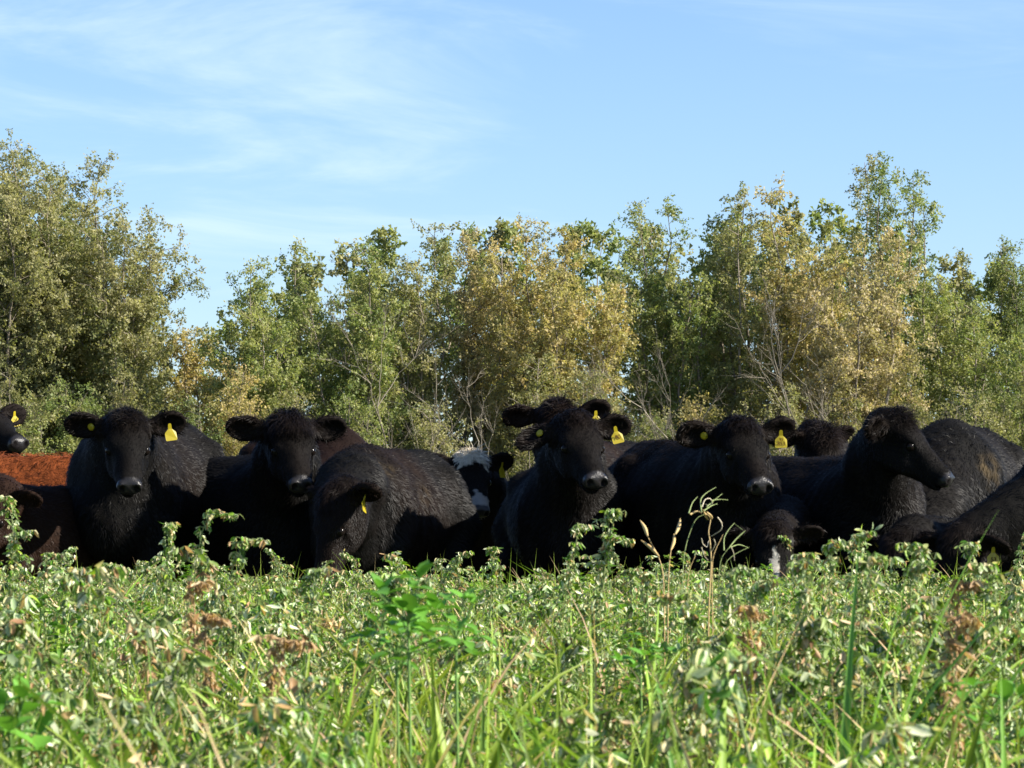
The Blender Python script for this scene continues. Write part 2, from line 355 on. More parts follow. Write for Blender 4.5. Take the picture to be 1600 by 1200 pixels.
def surface_nets(F, org, h):
    """dual mesh of the zero level of F"""
    s = F < 0
    nx, ny, nz = F.shape
    c = [s[i:nx - 1 + i, j:ny - 1 + j, k:nz - 1 + k] for i in (0, 1) for j in (0, 1) for k in (0, 1)]
    tot = sum(x.astype(np.int8) for x in c); act = (tot > 0) & (tot < 8)
    idx = -np.ones(act.shape, np.int64); ii = np.argwhere(act); idx[act] = np.arange(len(ii))
    acc = np.zeros((len(ii), 3)); cnt = np.zeros(len(ii)); cor = [(i, j, k) for i in (0, 1) for j in (0, 1) for k in (0, 1)]
    vals = [F[ii[:, 0] + a, ii[:, 1] + b, ii[:, 2] + c_] for a, b, c_ in cor]
    for p in range(8):
        for q in range(p + 1, 8):
            df = [abs(cor[p][x] - cor[q][x]) for x in range(3)]
            if sum(df) != 1: continue
            m = (vals[p] < 0) != (vals[q] < 0); t = np.where(m, vals[p] / np.where(m, vals[p] - vals[q], 1), 0)
            pt = np.array(cor[p]) + t[:, None] * (np.array(cor[q]) - np.array(cor[p]))
            acc[m] += pt[m]; cnt[m] += 1
    V = (ii + acc / cnt[:, None]) * h + org
    Q = []
    for ax in range(3):
        a = [slice(1, -1)] * 3; b = [slice(1, -1)] * 3; a[ax] = slice(0, -1); b[ax] = slice(1, None)
        sa = s[tuple(a)]; sb = s[tuple(b)]; e = np.argwhere(sa != sb)
        flip = sa[tuple(e.T)]
        o = e.copy(); 
        for x in range(3):
            if x != ax: o[:, x] += 1
        u, v = [x for x in range(3) if x != ax]
        if ax == 1: u, v = v, u
        d1 = np.zeros(3, int); d1[u] = 1; d2 = np.zeros(3, int); d2[v] = 1
        g4 = [idx[tuple((o - d1 - d2).T)], idx[tuple((o - d2).T)], idx[tuple(o.T)], idx[tuple((o - d1).T)]]
        q = np.stack(g4, -1); q[~flip] = q[~flip][:, ::-1]; Q.append(q)
    return V, np.vstack(Q)
BLACK = (.0054, .0050, .0045); BROWN = (.0110, .0062, .0040)
def heading(a): a = radians(a); return np.array([sin(a), -cos(a), 0.])

def cow(label, body_px, body_d, yaw, head_px, head_d, hyaw, hpitch, s=1.0, hs=1.0, roll=0, col=BLACK, ears=((0, 0), (0, 0)), fine=.0125, tags=(None, None),
        blaze=None, tuft=.05, brownish=.5, hair=1.0, white_poll=False, dust=None, seed=0, lying=0., tag_text=None, white_muzzle=False, cord=False, back_z=1.13, poll_woolly=False, hlen=1.):
    g = np.random.default_rng(500 + seed)
    hb = heading(yaw); lb = np.cross([0, 0, 1.], hb); Z = np.array([0, 0, 1.])
    B0 = np.array([(body_px - CX) / FPX * body_d, body_d, 0.])            # point on the ground under the shoulder
    zs = back_z / 1.13
    def bw(x, y, z): return B0 + hb * (x - .42) * s + lb * y * s + Z * (z * zs * s - lying)
    H0 = P(head_px[0], head_px[1] + 13, head_d)                                  # poll
    hh = heading(hyaw); p = radians(hpitch); f = hh * cos(p) - Z * sin(p); u = hh * sin(p) + Z * cos(p); l = np.cross(u, f)
    if roll:
        c_, s_ = cos(radians(roll)), sin(radians(roll)); u, l = u * c_ + l * s_, l * c_ - u * s_
    def hw(x, y, z): return H0 + (f * x + l * y + u * z) * hs
    RH = np.stack([f, l, u], 1); RB = np.stack([hb, lb, Z], 1)
    prim = []        # (kind, args, k)
    def C(a, b, ra, rb, k, lo=False): prim.append(('c', np.array(a), np.array(b), ra, rb, k))
    def E(c_, r, R, k): prim.append(('e', np.array(c_), np.array(r), R, None, k))
    # trunk of the body
    E(bw(-.02, 0, .79), (.56 * s, .275 * s, .325 * s * zs), RB, .05)
    E(bw(-.45, 0, .86), (.29 * s, .255 * s, .27 * s * zs), RB, .10 * s)
    E(bw(-.58, 0, .80), (.20 * s, .23 * s, .25 * s * zs), RB, .08 * s)
    E(bw(.34, 0, .84), (.27 * s, .25 * s, .31 * s * zs), RB, .10 * s)
    C(bw(.42, 0, 1.07), bw(-.50, 0, 1.075), .065 * s, .06 * s, .11 * s)
    for q in (-1, 1):
        E(bw(-.42, q * .18, 1.01), (.07 * s, .06 * s, .05 * s), RB, .06 * s); E(bw(-.66, q * .12, .95), (.06 * s, .05 * s, .05 * s), RB, .06 * s)
        E(bw(.40, q * .16, .78), (.15 * s, .09 * s, .24 * s), RB, .08 * s)
    E(bw(.56, 0, .66), (.17 * s, .16 * s, .20 * s), RB, .10 * s)
    # neck towards the head
    n0 = bw(.46, 0, .90); occ = hw(-.02, 0, -.09)
    mid = (n0 + occ) / 2 + Z * (.02 if occ[2] > .85 else .05)
    C(n0, mid, .215 * s, .16 * s, .10 * s); C(mid, occ, .16 * s, .105 * hs, .07)
    C(bw(.56, 0, .72), (n0 + occ) / 2 - Z * .13, .13 * s, .085 * s, .10 * s); C((n0 + occ) / 2 - Z * .12, hw(.06, 0, -.17), .085 * s, .05 * hs, .07)
    C(bw(.36, 0, 1.04), (n0 + occ) / 2 + Z * .08, .08 * s, .06 * s, .09 * s)
    # legs
    if not lying:
        for q in (-1, 1):
            st = g.uniform(-.06, .06)
            C(bw(.42, q * .15, .62), bw(.44 + st, q * .15, .36), .10 * s, .052 * s, .06 * s); C(bw(.44 + st, q * .15, .36), bw(.43 + st, q * .15, .10), .046 * s, .036 * s, .03 * s)
            C(bw(.43 + st, q * .15, .10), bw(.47 + st, q * .15, .035), .042 * s, .05 * s, .03 * s)
            st = g.uniform(-.06, .06)
            C(bw(-.56, q * .15, .72), bw(-.46, q * .17, .56), .16 * s, .10 * s, .08 * s); C(bw(-.46, q * .17, .56), bw(-.68 + st, q * .15, .42), .095 * s, .052 * s, .05 * s)
            C(bw(-.68 + st, q * .15, .42), bw(-.64 + st, q * .15, .10), .050 * s, .038 * s, .03 * s); C(bw(-.64 + st, q * .15, .10), bw(-.60 + st, q * .15, .035), .042 * s, .05 * s, .03 * s)
    C(bw(-.74, 0, 1.0), bw(-.82, .01, .80), .035 * s, .022 * s, .04 * s); C(bw(-.82, .01, .80), bw(-.80, .02, .42), .02 * s, .022 * s, .02); C(bw(-.80, .02, .42), bw(-.80, .02, .28), .035 * s, .02 * s, .03)
    nbody = len(prim)
    # head
    h = hs
    E(hw(.055, 0, -.075), (.125 * h, .098 * h, .098 * h), RH, .05)
    E(hw(.01, 0, -.02), (.06 * h, .07 * h, .05 * h), RH, .04)
    for q in (-1, 1):
        E(hw(.135, q * .062, -.032), (.050 * h, .038 * h, .034 * h), RH, .035 * h)
        E(hw(.13, q * .048, -.135), (.105 * h, .046 * h, .075 * h), RH, .04 * h)
        C(hw(.16, q * .078, -.075), hw(.30, q * .050, -.075), .026 * h, .022 * h, .035 * h)
    C(hw(.10, 0, -.055), hw(.36, 0, -.058), .072 * h, .038 * h, .05 * h)
    C(hw(.10, 0, -.15), hw(.33, 0, -.115), .065 * h, .040 * h, .05 * h)
    E(hw(.372, 0, -.073), (.052 * h, .055 * h, .050 * h), RH, .03 * h)
    E(hw(.350, 0, -.122), (.050 * h, .040 * h, .030 * h), RH, .014 * h)
    for q in (-1, 1):
        E(hw(.405, q * .036, -.060), (.026 * h, .024 * h, .030 * h), RH, .016 * h)
        E(hw(.148, q * .086, -.040), (.040 * h, .016 * h, .013 * h), RH, .014 * h)
        E(hw(.162, q * .084, -.074), (.034 * h, .014 * h, .010 * h), RH, .012 * h)
    # ears: cupped shells on short stalks; (droop, turn) in degrees
    earframes = []
    for i, q in enumerate((-1, 1)):          # -1 = the cow's right ear (left in the picture when it faces us)
        dp, tn = ears[i]; a = radians(dp); b = radians(tn)
        out_ = l * q; dv = nrm(out_ * cos(a) + Z * (.08 - sin(a)) - u * .10 - f * .05)
        nv = f * cos(b) * .82 + u * .25 + out_ * sin(b); nv = nrm(nv - dv * (nv @ dv)); wv = np.cross(dv, nv)
        base = hw(-.012, q * .085, -.062); R = np.stack([dv, wv, nv], 1)
        C(base, base + dv * .05 * h, .030 * h, .028 * h, .03 * h)
        E(base + dv * .112 * h, (.092 * h, .066 * h, .030 * h), R, .02 * h)
        earframes.append((base, dv, nv, wv))
    dents = []
    for q in (-1, 1):
        dents.append((hw(.428, q * .033, -.058), (.024 * h, .0145 * h, .020 * h), RH, .007 * h, 1))
        dents.append((hw(.166, q * .103, -.050), (.028 * h, .022 * h, .020 * h), RH, .010 * h, 0))
    for q in (-1, 1): dents.append((hw(.255, q * .092, -.075), (.075 * h, .026 * h, .040 * h), RH, .03 * h, 0)); dents.append((hw(.105, q * .112, -.105), (.05 * h, .012 * h, .03 * h), RH, .03 * h, 0))
    dents.append((hw(.395, 0, -.112), (.05 * h, .060 * h, .0045 * h), RH, .008 * h, 1))
    for i, (base, dv, nv, wv) in enumerate(earframes):
        R = np.stack([dv, wv, nv], 1); dents.append((base + (dv * .118 + nv * .031) * h, (.072 * h, .050 * h, .034 * h), R, .008 * h, 2))
    def field(Pt):
        d = np.full(len(Pt), 9.); hd = np.linalg.norm(Pt - hw(.15, 0, -.07), axis=1)
        for i, pr in enumerate(prim):
            if i >= nbody:
                m = hd < .48 * h
                if not m.any(): continue
                Q_ = Pt[m]
            else: m = slice(None); Q_ = Pt
            v = sd_cone(Q_, pr[1], pr[2], pr[3], pr[4]) if pr[0] == 'c' else sd_ell(Q_, pr[1], pr[2], pr[3])
            d[m] = smin(d[m], v, pr[5])
        m = hd < .48 * h
        if m.any():
            for c_, r_, R_, k, _ in dents: d[m] = smax(d[m], -sd_ell(Pt[m], c_, r_, R_), k)
        return d
    pts = np.array([hw(.42, 0, -.05), hw(0, .3, 0), hw(0, -.3, 0), hw(0, 0, .1), bw(-.95, .35, 0), bw(-.95, -.35, 0), bw(.8, .35, 0), bw(.8, -.35, 1.2), bw(-.9, 0, 1.25)])
    lo = pts.min(0) - .12; hi = pts.max(0) + .12; lo[2] = -.02
    ch = fine * 5; nc = np.ceil((hi - lo) / ch).astype(int) + 1
    G = np.stack(np.meshgrid(*[lo[x] + (np.arange(nc[x]) + .5) * ch for x in range(3)], indexing='ij'), -1).reshape(-1, 3)
    coarse = field(G).reshape(nc)
    near = np.abs(coarse) < ch * 1.35 + .02
    nf = nc * 5; Ff = np.where(np.repeat(np.repeat(np.repeat(coarse, 5, 0), 5, 1), 5, 2) < 0, -1., 1.)
    nearf = np.repeat(np.repeat(np.repeat(near, 5, 0), 5, 1), 5, 2)
    ii = np.argwhere(nearf); Ff[nearf] = field(lo + ii * fine)
    V, Q = surface_nets(Ff, lo, fine)
    # normals
    e = .004; nv_ = np.stack([field(V + np.eye(3)[x] * e) - field(V - np.eye(3)[x] * e) for x in range(3)], 1); nn = nrm(nv_)
    # head coordinates
    q = (V - H0) / hs; hx, hy, hz = q @ f, q @ l, q @ u
    inhead = (hx > -.03) & (np.abs(hy) < .13) & (hz > -.24) & (hx < .47) & (hz < .09)
    w_head = np.clip(np.where(np.linalg.norm(q - (f * .17 - u * .07), axis=1) < .30, 1, 0), 0, 1)
    muz = np.clip((hx - .378) / .010, 0, 1) * np.clip((.080 - np.abs(hy)) / .01, 0, 1) * np.clip((hz + .118) / .01, 0, 1) * inhead
    ear_d = np.full(len(V), 9.); ear_in = np.zeros(len(V))
    for base, dv, nv, wv in earframes:
        r_ = V - base; t_ = r_ @ dv; m = (t_ > .02 * h) & (t_ < .23 * h) & (np.abs(r_ @ wv) < .08 * h) & (np.abs(r_ @ nv) < .06 * h)
        ear_d[m] = (.20 * h - t_[m]); ear_in[m] = np.maximum(ear_in[m], (nn[m] @ nv > .25))
    isear = ear_d < 8
    # lumpy coat
    ph = V * np.array([1, 1, 1]); lump = (np.sin(ph @ [23, 11, 7] + seed) + np.sin(ph @ [-9, 27, 13] + 2 * seed) + np.sin(ph @ [15, -13, 31])) / 3
    lump2 = (np.sin(ph @ [61, 33, 17]) + np.sin(ph @ [-37, 71, 43])) / 2
    V = V + nn * ((lump * .0065 + lump2 * .0025) * (1 - w_head * .8) * (1 - muz))[:, None]
    # colours that belong to the coat
    base_c = np.array(col); c = np.tile(base_c, (len(V), 1)); br = np.array(BROWN)
    bn = np.clip(.5 + .5 * np.sin(V @ [3.1, 4.3, 2.2] + seed * 1.7) + .3 * lump, 0, 1) * brownish
    if max(col) < .1: c = c * (1 - bn[:, None]) + br * bn[:, None]
    tf = np.exp(-((hx - .01) ** 2 + hy ** 2) / .012) * (hz > -.1) * (hx < .2)
    if max(col) < .1: c = c * (1 - .5 * tf[:, None]) + br * 1.0 * .5 * tf[:, None]
    c[isear] = c[isear] * .6 + br * .4
    if white_poll:
        m = (hx < .085 + .03 * lump2 + .02 * lump) & (hz > -.13) & (np.abs(hy) < .092 + .02 * lump2) & (hx > -.09); c[m] = (.55, .49, .38)
    if white_muzzle:
        m = inhead & (hx > .29 + .03 * lump2) & ~(muz > .5); c[m] = (.24, .22, .19)
    if blaze:
        m = inhead & (np.abs(hy - blaze[0]) < blaze[1] * (.85 + .5 * lump2 + .4 * lump)) & (hz > -.16) & (hx > blaze[2]); c[m] = (.42, .39, .33)
    if dust is not None:
        for (dp_, dr_) in dust:
            dd = np.linalg.norm(V - P(*dp_), axis=1); m_ = np.clip(1 - dd / dr_, 0, 1) * np.clip(.5 + lump2 + .5 * lump, 0, 1)
            c = c * (1 - .5 * m_[:, None]) + np.array([.12, .085, .04]) * .5 * m_[:, None]
    c = np.where((muz > .5)[:, None], np.array([.016, .0145, .0145]), c)
    nos = np.zeros(len(V))
    for cc, r_, R_, k, kd in dents:
        if kd == 1: nos = np.maximum(nos, (sd_ell(V, cc, np.array(r_), R_) < .002) * 1.)
    c = np.where((nos > .5)[:, None], np.array([.006, .005, .005]), c)
    c[V[:, 2] < .065] = (.03, .025, .02)
    bare = np.maximum(muz, 0) * (1 - nos)
    root = empty('heifer', B0, label, 'cow', 'heifers standing in the alfalfa')
    me = mesh_np('body', V - B0, Q.ravel(), np.arange(len(Q)) * 4, c, True, {'bare': bare})
    link('body', me, MT['hide'], root)
    # eyes
    for qd in (-1, 1):
        ec = hw(.164, qd * .0795, -.050) - B0; r = .0235 * h
        gg = Geo(); a = np.linspace(0, 2 * pi, 13)[:-1]; b = np.linspace(.01, pi - .01, 9)
        A_, B_ = np.meshgrid(a, b); SV = np.stack([np.sin(B_) * np.cos(A_), np.sin(B_) * np.sin(A_), np.cos(B_)], -1).reshape(-1, 3) * r
        F_ = [(i * 12 + j, i * 12 + (j + 1) % 12, (i + 1) * 12 + (j + 1) % 12, (i + 1) * 12 + j) for i in range(8) for j in range(12)]
        gg.add(SV + ec, F_, (.01, .008, .006)); link('eye', gg.mesh('eye', True), MT['eye'], root)
    # hair
    tri = np.vstack([Q[:, [0, 1, 2]], Q[:, [0, 2, 3]]]); A0, A1, A2 = V[tri[:, 0]], V[tri[:, 1]], V[tri[:, 2]]
    ar = np.linalg.norm(np.cross(A1 - A0, A2 - A0), axis=1) / 2; cen = (A0 + A1 + A2) / 3; tn = nn[tri[:, 0]]
    view = nrm(np.array([0, 0, HC]) - cen); fc = (tn * view).sum(1)
    wt = ar * (cen[:, 2] > .32) * np.clip(fc + .62, 0.0, 1.0)
    hd_ = w_head[tri[:, 0]]; wt = wt * (1 + 2.2 * hd_ + 3.0 * np.exp(-((cen - hw(.0, 0, -.02)) ** 2).sum(1) / .006)) * (1 - np.maximum(muz, nos)[tri[:, 0]])
    eyd = np.minimum(*[np.linalg.norm(cen - hw(.158, sgn * .09, -.056), axis=1) for sgn in (-1, 1)]); wt = wt * (eyd > .021 * h)
    nh = int(17500 * hair); ti = g.choice(len(tri), nh, p=wt / wt.sum())
    r1 = np.sqrt(g.random(nh)); r2 = g.random(nh); bc = np.stack([1 - r1, r1 * (1 - r2), r1 * r2], 1)
    vi = tri[ti]; rt = (V[vi] * bc[..., None]).sum(1); n_ = nrm((nn[vi] * bc[..., None]).sum(1)); cc = c[vi[:, 0]]
    q = (rt - H0) / hs; x_, y_, z_ = q @ f, q @ l, q @ u; iw = w_head[vi[:, 0]]
    tfu = np.exp(-((x_ - .02) ** 2 / (.004 + .06 * max(tuft - .06, 0)) + y_ ** 2 / .007)) * (z_ > -.12) * iw
    er = isear[vi[:, 0]]
    L = np.where(iw > .5, .011 + .010 * np.clip(-x_ / .1 + .3, 0, 1), .022 * hlen) * g.uniform(.6, 1.5, nh); L = np.where(er, .025 * g.uniform(.6, 1.4, nh), L) + tfu * tuft * 1.35 * g.uniform(.4, 1.4, nh)
    bel = (rt[:, 2] < .75 * s) & (iw < .5); L = np.where(bel, L * 1.35, L)
    flow = np.where(iw[:, None] > .5, f * .8 - Z * .3, -hb * .55 - Z * .75)
    flow = np.where(er[:, None], (rt - H0) * 3.0, flow)
    sw = np.sin(rt @ [4.1, 2.7, 5.3] + seed) + np.sin(rt @ [-3.3, 6.1, 2.9] + 2 * seed); flow = flow + np.where(iw[:, None] > .5, 0, .45) * sw[:, None] * hb
    clump = np.stack([np.sin(rt @ k_) for k_ in ([90, 40, 20], [-30, 80, 50], [20, -60, 90])], 1) * .28
    flow = flow + clump + g.normal(0, .22, (nh, 3)) + tfu[:, None] * g.normal(0, .35 + .6 * poll_woolly, (nh, 3))
    tg = flow - n_ * (flow * n_).sum(1, keepdims=True); tg = nrm(tg)
    lift = np.where(er, .75, .42) + .2 * g.random(nh) + tfu * (.9 if poll_woolly else .15); d1 = nrm(tg + n_ * lift[:, None]); d2 = nrm(tg + n_ * (lift * .45)[:, None] - Z * .15)
    mid_ = rt + d1 * (L * .5)[:, None]; tip = mid_ + d2 * (L * .5)[:, None]
    side = nrm(np.cross(d1, n_ + .3 * nrm(np.array([0, 0, HC]) - rt) + g.normal(0, .13, (nh, 3)))); wd = (.0009 + .0005 * g.random(nh))[:, None] * (1 + .3 * (iw[:, None] < .5))
    HV = np.stack([rt - n_ * .003 - side * wd, rt - n_ * .003 + side * wd, mid_ + side * wd * .8, mid_ - side * wd * .8, tip], 1).reshape(-1, 3)
    lp = (np.arange(nh)[:, None] * 5 + np.array([0, 1, 2, 3, 3, 2, 4])).ravel(); stt = (np.arange(nh)[:, None] * 7 + np.array([0, 4])).ravel()
    tipc = np.clip(cc * g.uniform(.8, 1.45, (nh, 1)), 0, .8)
    HCc = np.repeat(tipc, 5, 0)
    o = link('coat', mesh_np('coat', HV - B0, lp, stt, HCc), MT['fur'], root); o['kind'] = 'stuff'
    # ear tags
    for i, tg_ in enumerate(tags):
        if not tg_: continue
        base, dv, nv, wv = earframes[i]
        if tg_ == 'button':
            c0 = base + (dv * .075 + nv * .012) * h - wv * 0; gg = Geo(); a = np.linspace(0, 2 * pi, 15)[:-1]
            nv2 = nrm(nv + dv * .5); w1 = nrm(np.cross(nv2, Z)); w2 = np.cross(w1, nv2)
            rg = [c0 + nv2 * z_ + (w1 * np.cos(t)  + w2 * np.sin(t)) * rr for z_, rr in ((0, .019), (.006, .019), (.010, .012)) for t in a]
            F_ = [(k * 14 + j, k * 14 + (j + 1) % 14, (k + 1) * 14 + (j + 1) % 14, (k + 1) * 14 + j) for k in range(2) for j in range(14)]
            gg.add(np.array(rg) - B0, F_, (1, 1, 0)); gg.add(np.vstack([rg[28:], [c0 + nv2 * .011]]) - B0, [(j, (j + 1) % 14, 14) for j in range(14)], (1, 1, 0))
            link('ear_tag', gg.mesh('ear_tag'), MT['tag'], root)
        else:
            tilt, turn = tg_
            c0 = base + (dv * .112 + nv * .028) * h; tv = view_dir = nrm(np.array([sin(radians(turn)), -cos(radians(turn)), 0.]))
            up_ = nrm(Z + tv * 0 + np.cross(tv, Z) * sin(radians(tilt))); rt_ = nrm(np.cross(up_, tv)); tv = np.cross(rt_, up_)
            oc = np.array([(-.008, .006), (-.005, .012), (.005, .012), (.008, .006), (.009, -.014), (.026, -.030), (.028, -.036), (.028, -.066), (.024, -.070), (-.024, -.070), (-.028, -.066), (-.028, -.036), (-.026, -.030), (-.009, -.014)]) * 1.05
            fr = [c0 + rt_ * x + up_ * y + tv * (.0015 + .004 * sin(y * 60)) for x, y in oc]; bk = [v - tv * .0025 for v in fr]; k = len(oc)
            VV = np.array(fr + bk) - B0; gg = Geo(); ctr = k // 2
            L_ = list(range(k)) ; me_ = bpy.data.meshes.new('ear_tag'); me_.from_pydata(VV.tolist(), [], [L_[::-1], [x + k for x in L_]] + [(j, (j + 1) % k, (j + 1) % k + k, j + k) for j in range(k)]); me_.update()
            to = link('ear_tag', me_, MT['tag'], root)
            if tag_text:
                for (txt, size, yy) in tag_text:
                    fc_ = bpy.data.curves.new('tag_number', 'FONT'); fc_.body = txt; fc_.size = size; fc_.align_x = 'CENTER'; fc_.offset = .0004
                    fo = bpy.data.objects.new('tag_number', fc_); COL.objects.link(fo); bpy.context.view_layer.update()
                    m2 = bpy.data.meshes.new_from_object(fo.evaluated_get(bpy.context.evaluated_depsgraph_get())); bpy.data.objects.remove(fo)
                    co = np.array([v.co[:] for v in m2.vertices]); co2 = c0 - B0 + rt_ * co[:, :1] + up_ * (co[:, 1:2] + yy) + tv * .0065
                    m2.vertices.foreach_set('co', co2.astype(np.float32).ravel()); m2.update()
                    no = link('tag_number', m2, MT['tagprint'], to)
    if cord:       # a dark thread with a yellow bead that hangs from the eye to the jaw
        a = hw(.15, .100, -.058); b_ = a + np.array([-.012, -.03, -.155]); gg = Geo(); tt = np.linspace(0, 1, 6)[:, None]
        tube(gg, a - B0 + (b_ - a) * tt + np.array([0, -.02, 0]) * np.sin(pi * tt), np.full(6, .0022), (0, 0, 0), 4); link('cord', gg.mesh('cord'), MT['cord'], root)
        gg = Geo(); tt = np.linspace(0, 1, 5); tube(gg, b_ - B0 + np.array([0, 0, -1.]) * tt[:, None] * .013, np.sin(pi * (tt * .9 + .05)) * .0065, (1, 1, 0), 8); link('bead', gg.mesh('bead', True), MT['tag'], root)
    return root

FI, CO = .0133, .021
cow('black heifer head at the left edge, muzzle pointing right over the red back', -150, 23.6, 60, (-24, 632), 23.2, 36, 16, hs=1.05, ears=((0, 30), (-25, -30)), tags=(None, (10, 50)), fine=.018, seed=1, brownish=.15, hair=.7)
cow('rust-red cow standing side-on behind the others at the left edge', -60, 22.4, -95, (-230, 790), 22.2, -95, 60, s=.95, col=(.18, .048, .014), hlen=2.0, ears=((10, 0), (10, 0)), fine=.022, seed=2, hair=1.5, back_z=1.07)
cow('dark brown calf at the left edge, white face patch, behind the wilted sprig', -5, 20.9, -45, (-12, 757), 20.5, -30, 62, s=.75, hs=.9, col=(.020, .010, .006), blaze=(.0, .05, .05), ears=((15, 10), (12, 10)), fine=.018, seed=3, brownish=.3, hair=.6, tuft=.03)
cow('broad black heifer at the left, brownish tuft, yellow tag in each ear', 190, 21.2, -14, (198, 642), 20.75, 8, 42, s=1.04, hs=1.08, ears=((-4, 0), (-8, 5)), tags=('button', (8, 20)), fine=FI, seed=4, tuft=.06, brownish=.35, hair=1.3, poll_woolly=True)
cow('black heifer with a long black fringe over its face and no ear tags', 440, 21.5, 42, (452, 645), 20.9, 14, 38, s=.98, hs=1.1, ears=((-3, 0), (-4, 8)), fine=FI, seed=5, tuft=.12, brownish=.25, hair=1.3, back_z=1.02, cord=True)
cow('dark reddish-brown heifer mostly hidden behind the one with the long fringe', 528, 24.2, 28, (440, 800), 23.6, -60, 60, s=1.0, col=(.0095, .0048, .0036), fine=CO, seed=6, hair=.5, ears=((10, 0), (10, 0)), back_z=1.22)
cow('dark brown heifer grazing with its head low beneath the muzzle of the long-fringed one', 562, 20.75, -20, (516, 762), 20.05, -52, 74, s=.93, hs=1.0, ears=((5, 0), (-5, 20)), tags=(None, (-15, 75)), fine=FI, seed=7, brownish=.7, hair=1.5, hlen=1.25, back_z=1.10, dust=[((680, 760, 20.9), .12), ((600, 730, 20.6), .08)])
cow('black heifer with a white poll peering out behind the rump of the grazing one', 748, 23.6, 12, (736, 702), 22.7, 14, 44, s=.95, hs=.92, ears=((0, 0), (-3, 0)), tags=(None, (0, 60)), white_poll=True, white_muzzle=True, fine=.015, seed=8, tuft=.055, poll_woolly=True, hair=.9, back_z=1.0)
cow('woolly brown-polled heifer almost hidden behind the large middle one, both ears showing', 900, 23.4, -20, (872, 624), 22.5, 5, 42, s=1.0, hs=1.05, ears=((4, 0), (-10, 0)), tags=(None, (5, 20)), fine=.016, seed=9, tuft=.07, brownish=1.0, poll_woolly=True)
cow('large black heifer in the middle with furrowed brow and shiny muzzle', 892, 21.1, 6, (900, 642), 20.5, 17, 36, s=.96, hs=1.08, ears=((25, 75), (-4, 5)), tags=('button', (14, 15)), fine=FI, seed=10, tuft=.03, brownish=.2, hair=1.5, back_z=1.02, tag_text=[('90', .030, -.052)])
cow('black heifer with brown dirt below the eye and a large numbered yellow tag', 1142, 20.7, 26, (1158, 652), 20.15, 14, 35, s=.95, hs=1.07, ears=((0, 10), (-10, 5)), tags=('button', (0, 5)), fine=FI, seed=11, tuft=.045, brownish=.45, hair=1.4, tag_text=[('95', .020, -.040), ('853', .026, -.062)], dust=[((1205, 712, 20.1), .05), ((1195, 690, 20.1), .035)])
cow('woolly-headed black heifer looking over the back of the one in profile', 1300, 23.8, 20, (1288, 664), 22.9, 35, 62, s=1.0, hs=1.0, ears=((12, 0), (-5, 0)), fine=.018, seed=12, tuft=.08, brownish=.4, poll_woolly=True, back_z=1.05)
cow('small black calf with a white blaze, head lowered beside the chest of the numbered heifer', 1238, 21.5, 3, (1208, 818), 19.85, -4, 60, s=.72, hs=.86, ears=((10, 0), (-2, 5)), blaze=(.012, .022, .10), fine=FI, seed=13, tuft=.03, brownish=.3)
cow('black curly-polled heifer in profile looking right with a rusty ear', 1365, 20.75, 30, (1404, 640), 20.25, 66, 42, s=.98, hs=.97, roll=0, ears=((10, 35), (5, -20)), fine=FI, seed=14, tuft=.05, brownish=.3, poll_woolly=True, hair=1.5, back_z=1.0)
cow('dusty black heifer at the right with a matted flank, head out of view', 1480, 22.2, -16, (1400, 860), 21.3, -40, 70, s=1.09, fine=.018, seed=15, brownish=.15, hair=1.7, hlen=1.3, back_z=1.08, dust=[((1560, 735, 22.), .14), ((1575, 700, 22.), .10), ((1530, 730, 22.), .07)])
cow('black calf grazing low in the shade, small button tag just showing', 1450, 20.35, -60, (1398, 835), 19.95, -40, 70, s=.60, hs=.85, fine=CO, seed=16, ears=((0, 0), (0, 0)), tags=('button', None), hair=.6, brownish=.1)
cow('black heifer grazing at the right edge, its yellow tag hanging low over the leaves', 1800, 20.3, -78, (1490, 828), 19.8, -45, 72, s=1.08, hs=1.0, ears=((5, 0), (18, 10)), tags=(None, (0, 10)), fine=.018, seed=17, brownish=.1, hair=1.0, tag_text=[('53', .028, -.056)])
print('cows', time.time() - T0)

# ------------------------------------------------------------------ herbs
def leaflets(g, base, dr, nrmv, L, W, col, fold=.5, bend=.6):
    """ovate leaflets: base, two rows of three, tip"""
    n = len(base); dr = nrm(dr); sd_ = nrm(np.cross(dr, nrmv)); nv = np.cross(sd_, dr)
    L = np.broadcast_to(L, n)[:, None]; W = np.broadcast_to(W, n)[:, None]; fold = np.broadcast_to(fold, n)[:, None]; bend = np.broadcast_to(bend, n)[:, None]
    def row(t, w_, x): return base + dr * (L * t) + nv * (-bend * L * t * t + fold * W * abs(x) * w_) + sd_ * (W * w_ * x)
    V = np.stack([row(0, 0, 0), row(.33, .95, -1), row(.33, 0, 0), row(.33, .95, 1), row(.72, .85, -1), row(.72, 0, 0), row(.72, .85, 1), row(1, 0, 0)], 1)
    o = np.arange(n)[:, None, None] * 8
    T_ = (o + np.array([(0, 2, 1), (0, 3, 2), (4, 5, 7), (5, 6, 7)])[None]).reshape(-1, 3); Q_ = (o + np.array([(1, 2, 5, 4), (2, 3, 6, 5)])[None]).reshape(-1, 4)
    Vf = V.reshape(-1, 3); C = np.repeat(np.broadcast_to(col, (n, 3)), 8, 0)
    g.add(Vf, T_, C); g.nv -= len(Vf); g.V.append(np.zeros((0, 3))); g.C.append(np.zeros((0, 3)))
    g.L.append((Q_ + g.nv).ravel()); g.S.append(g.nl + np.arange(len(Q_)) * 4); g.nl += Q_.size; g.nv += len(Vf)
PALW = np.array([(.37, .46, .24), (.66, .68, .46), (.22, .33, .09), (.62, .56, .30), (.44, .51, .29), (.10, .19, .035), (.28, .39, .11)])
PALG = np.array([(.12, .25, .02), (.20, .34, .03), (.08, .18, .02), (.28, .38, .04)])
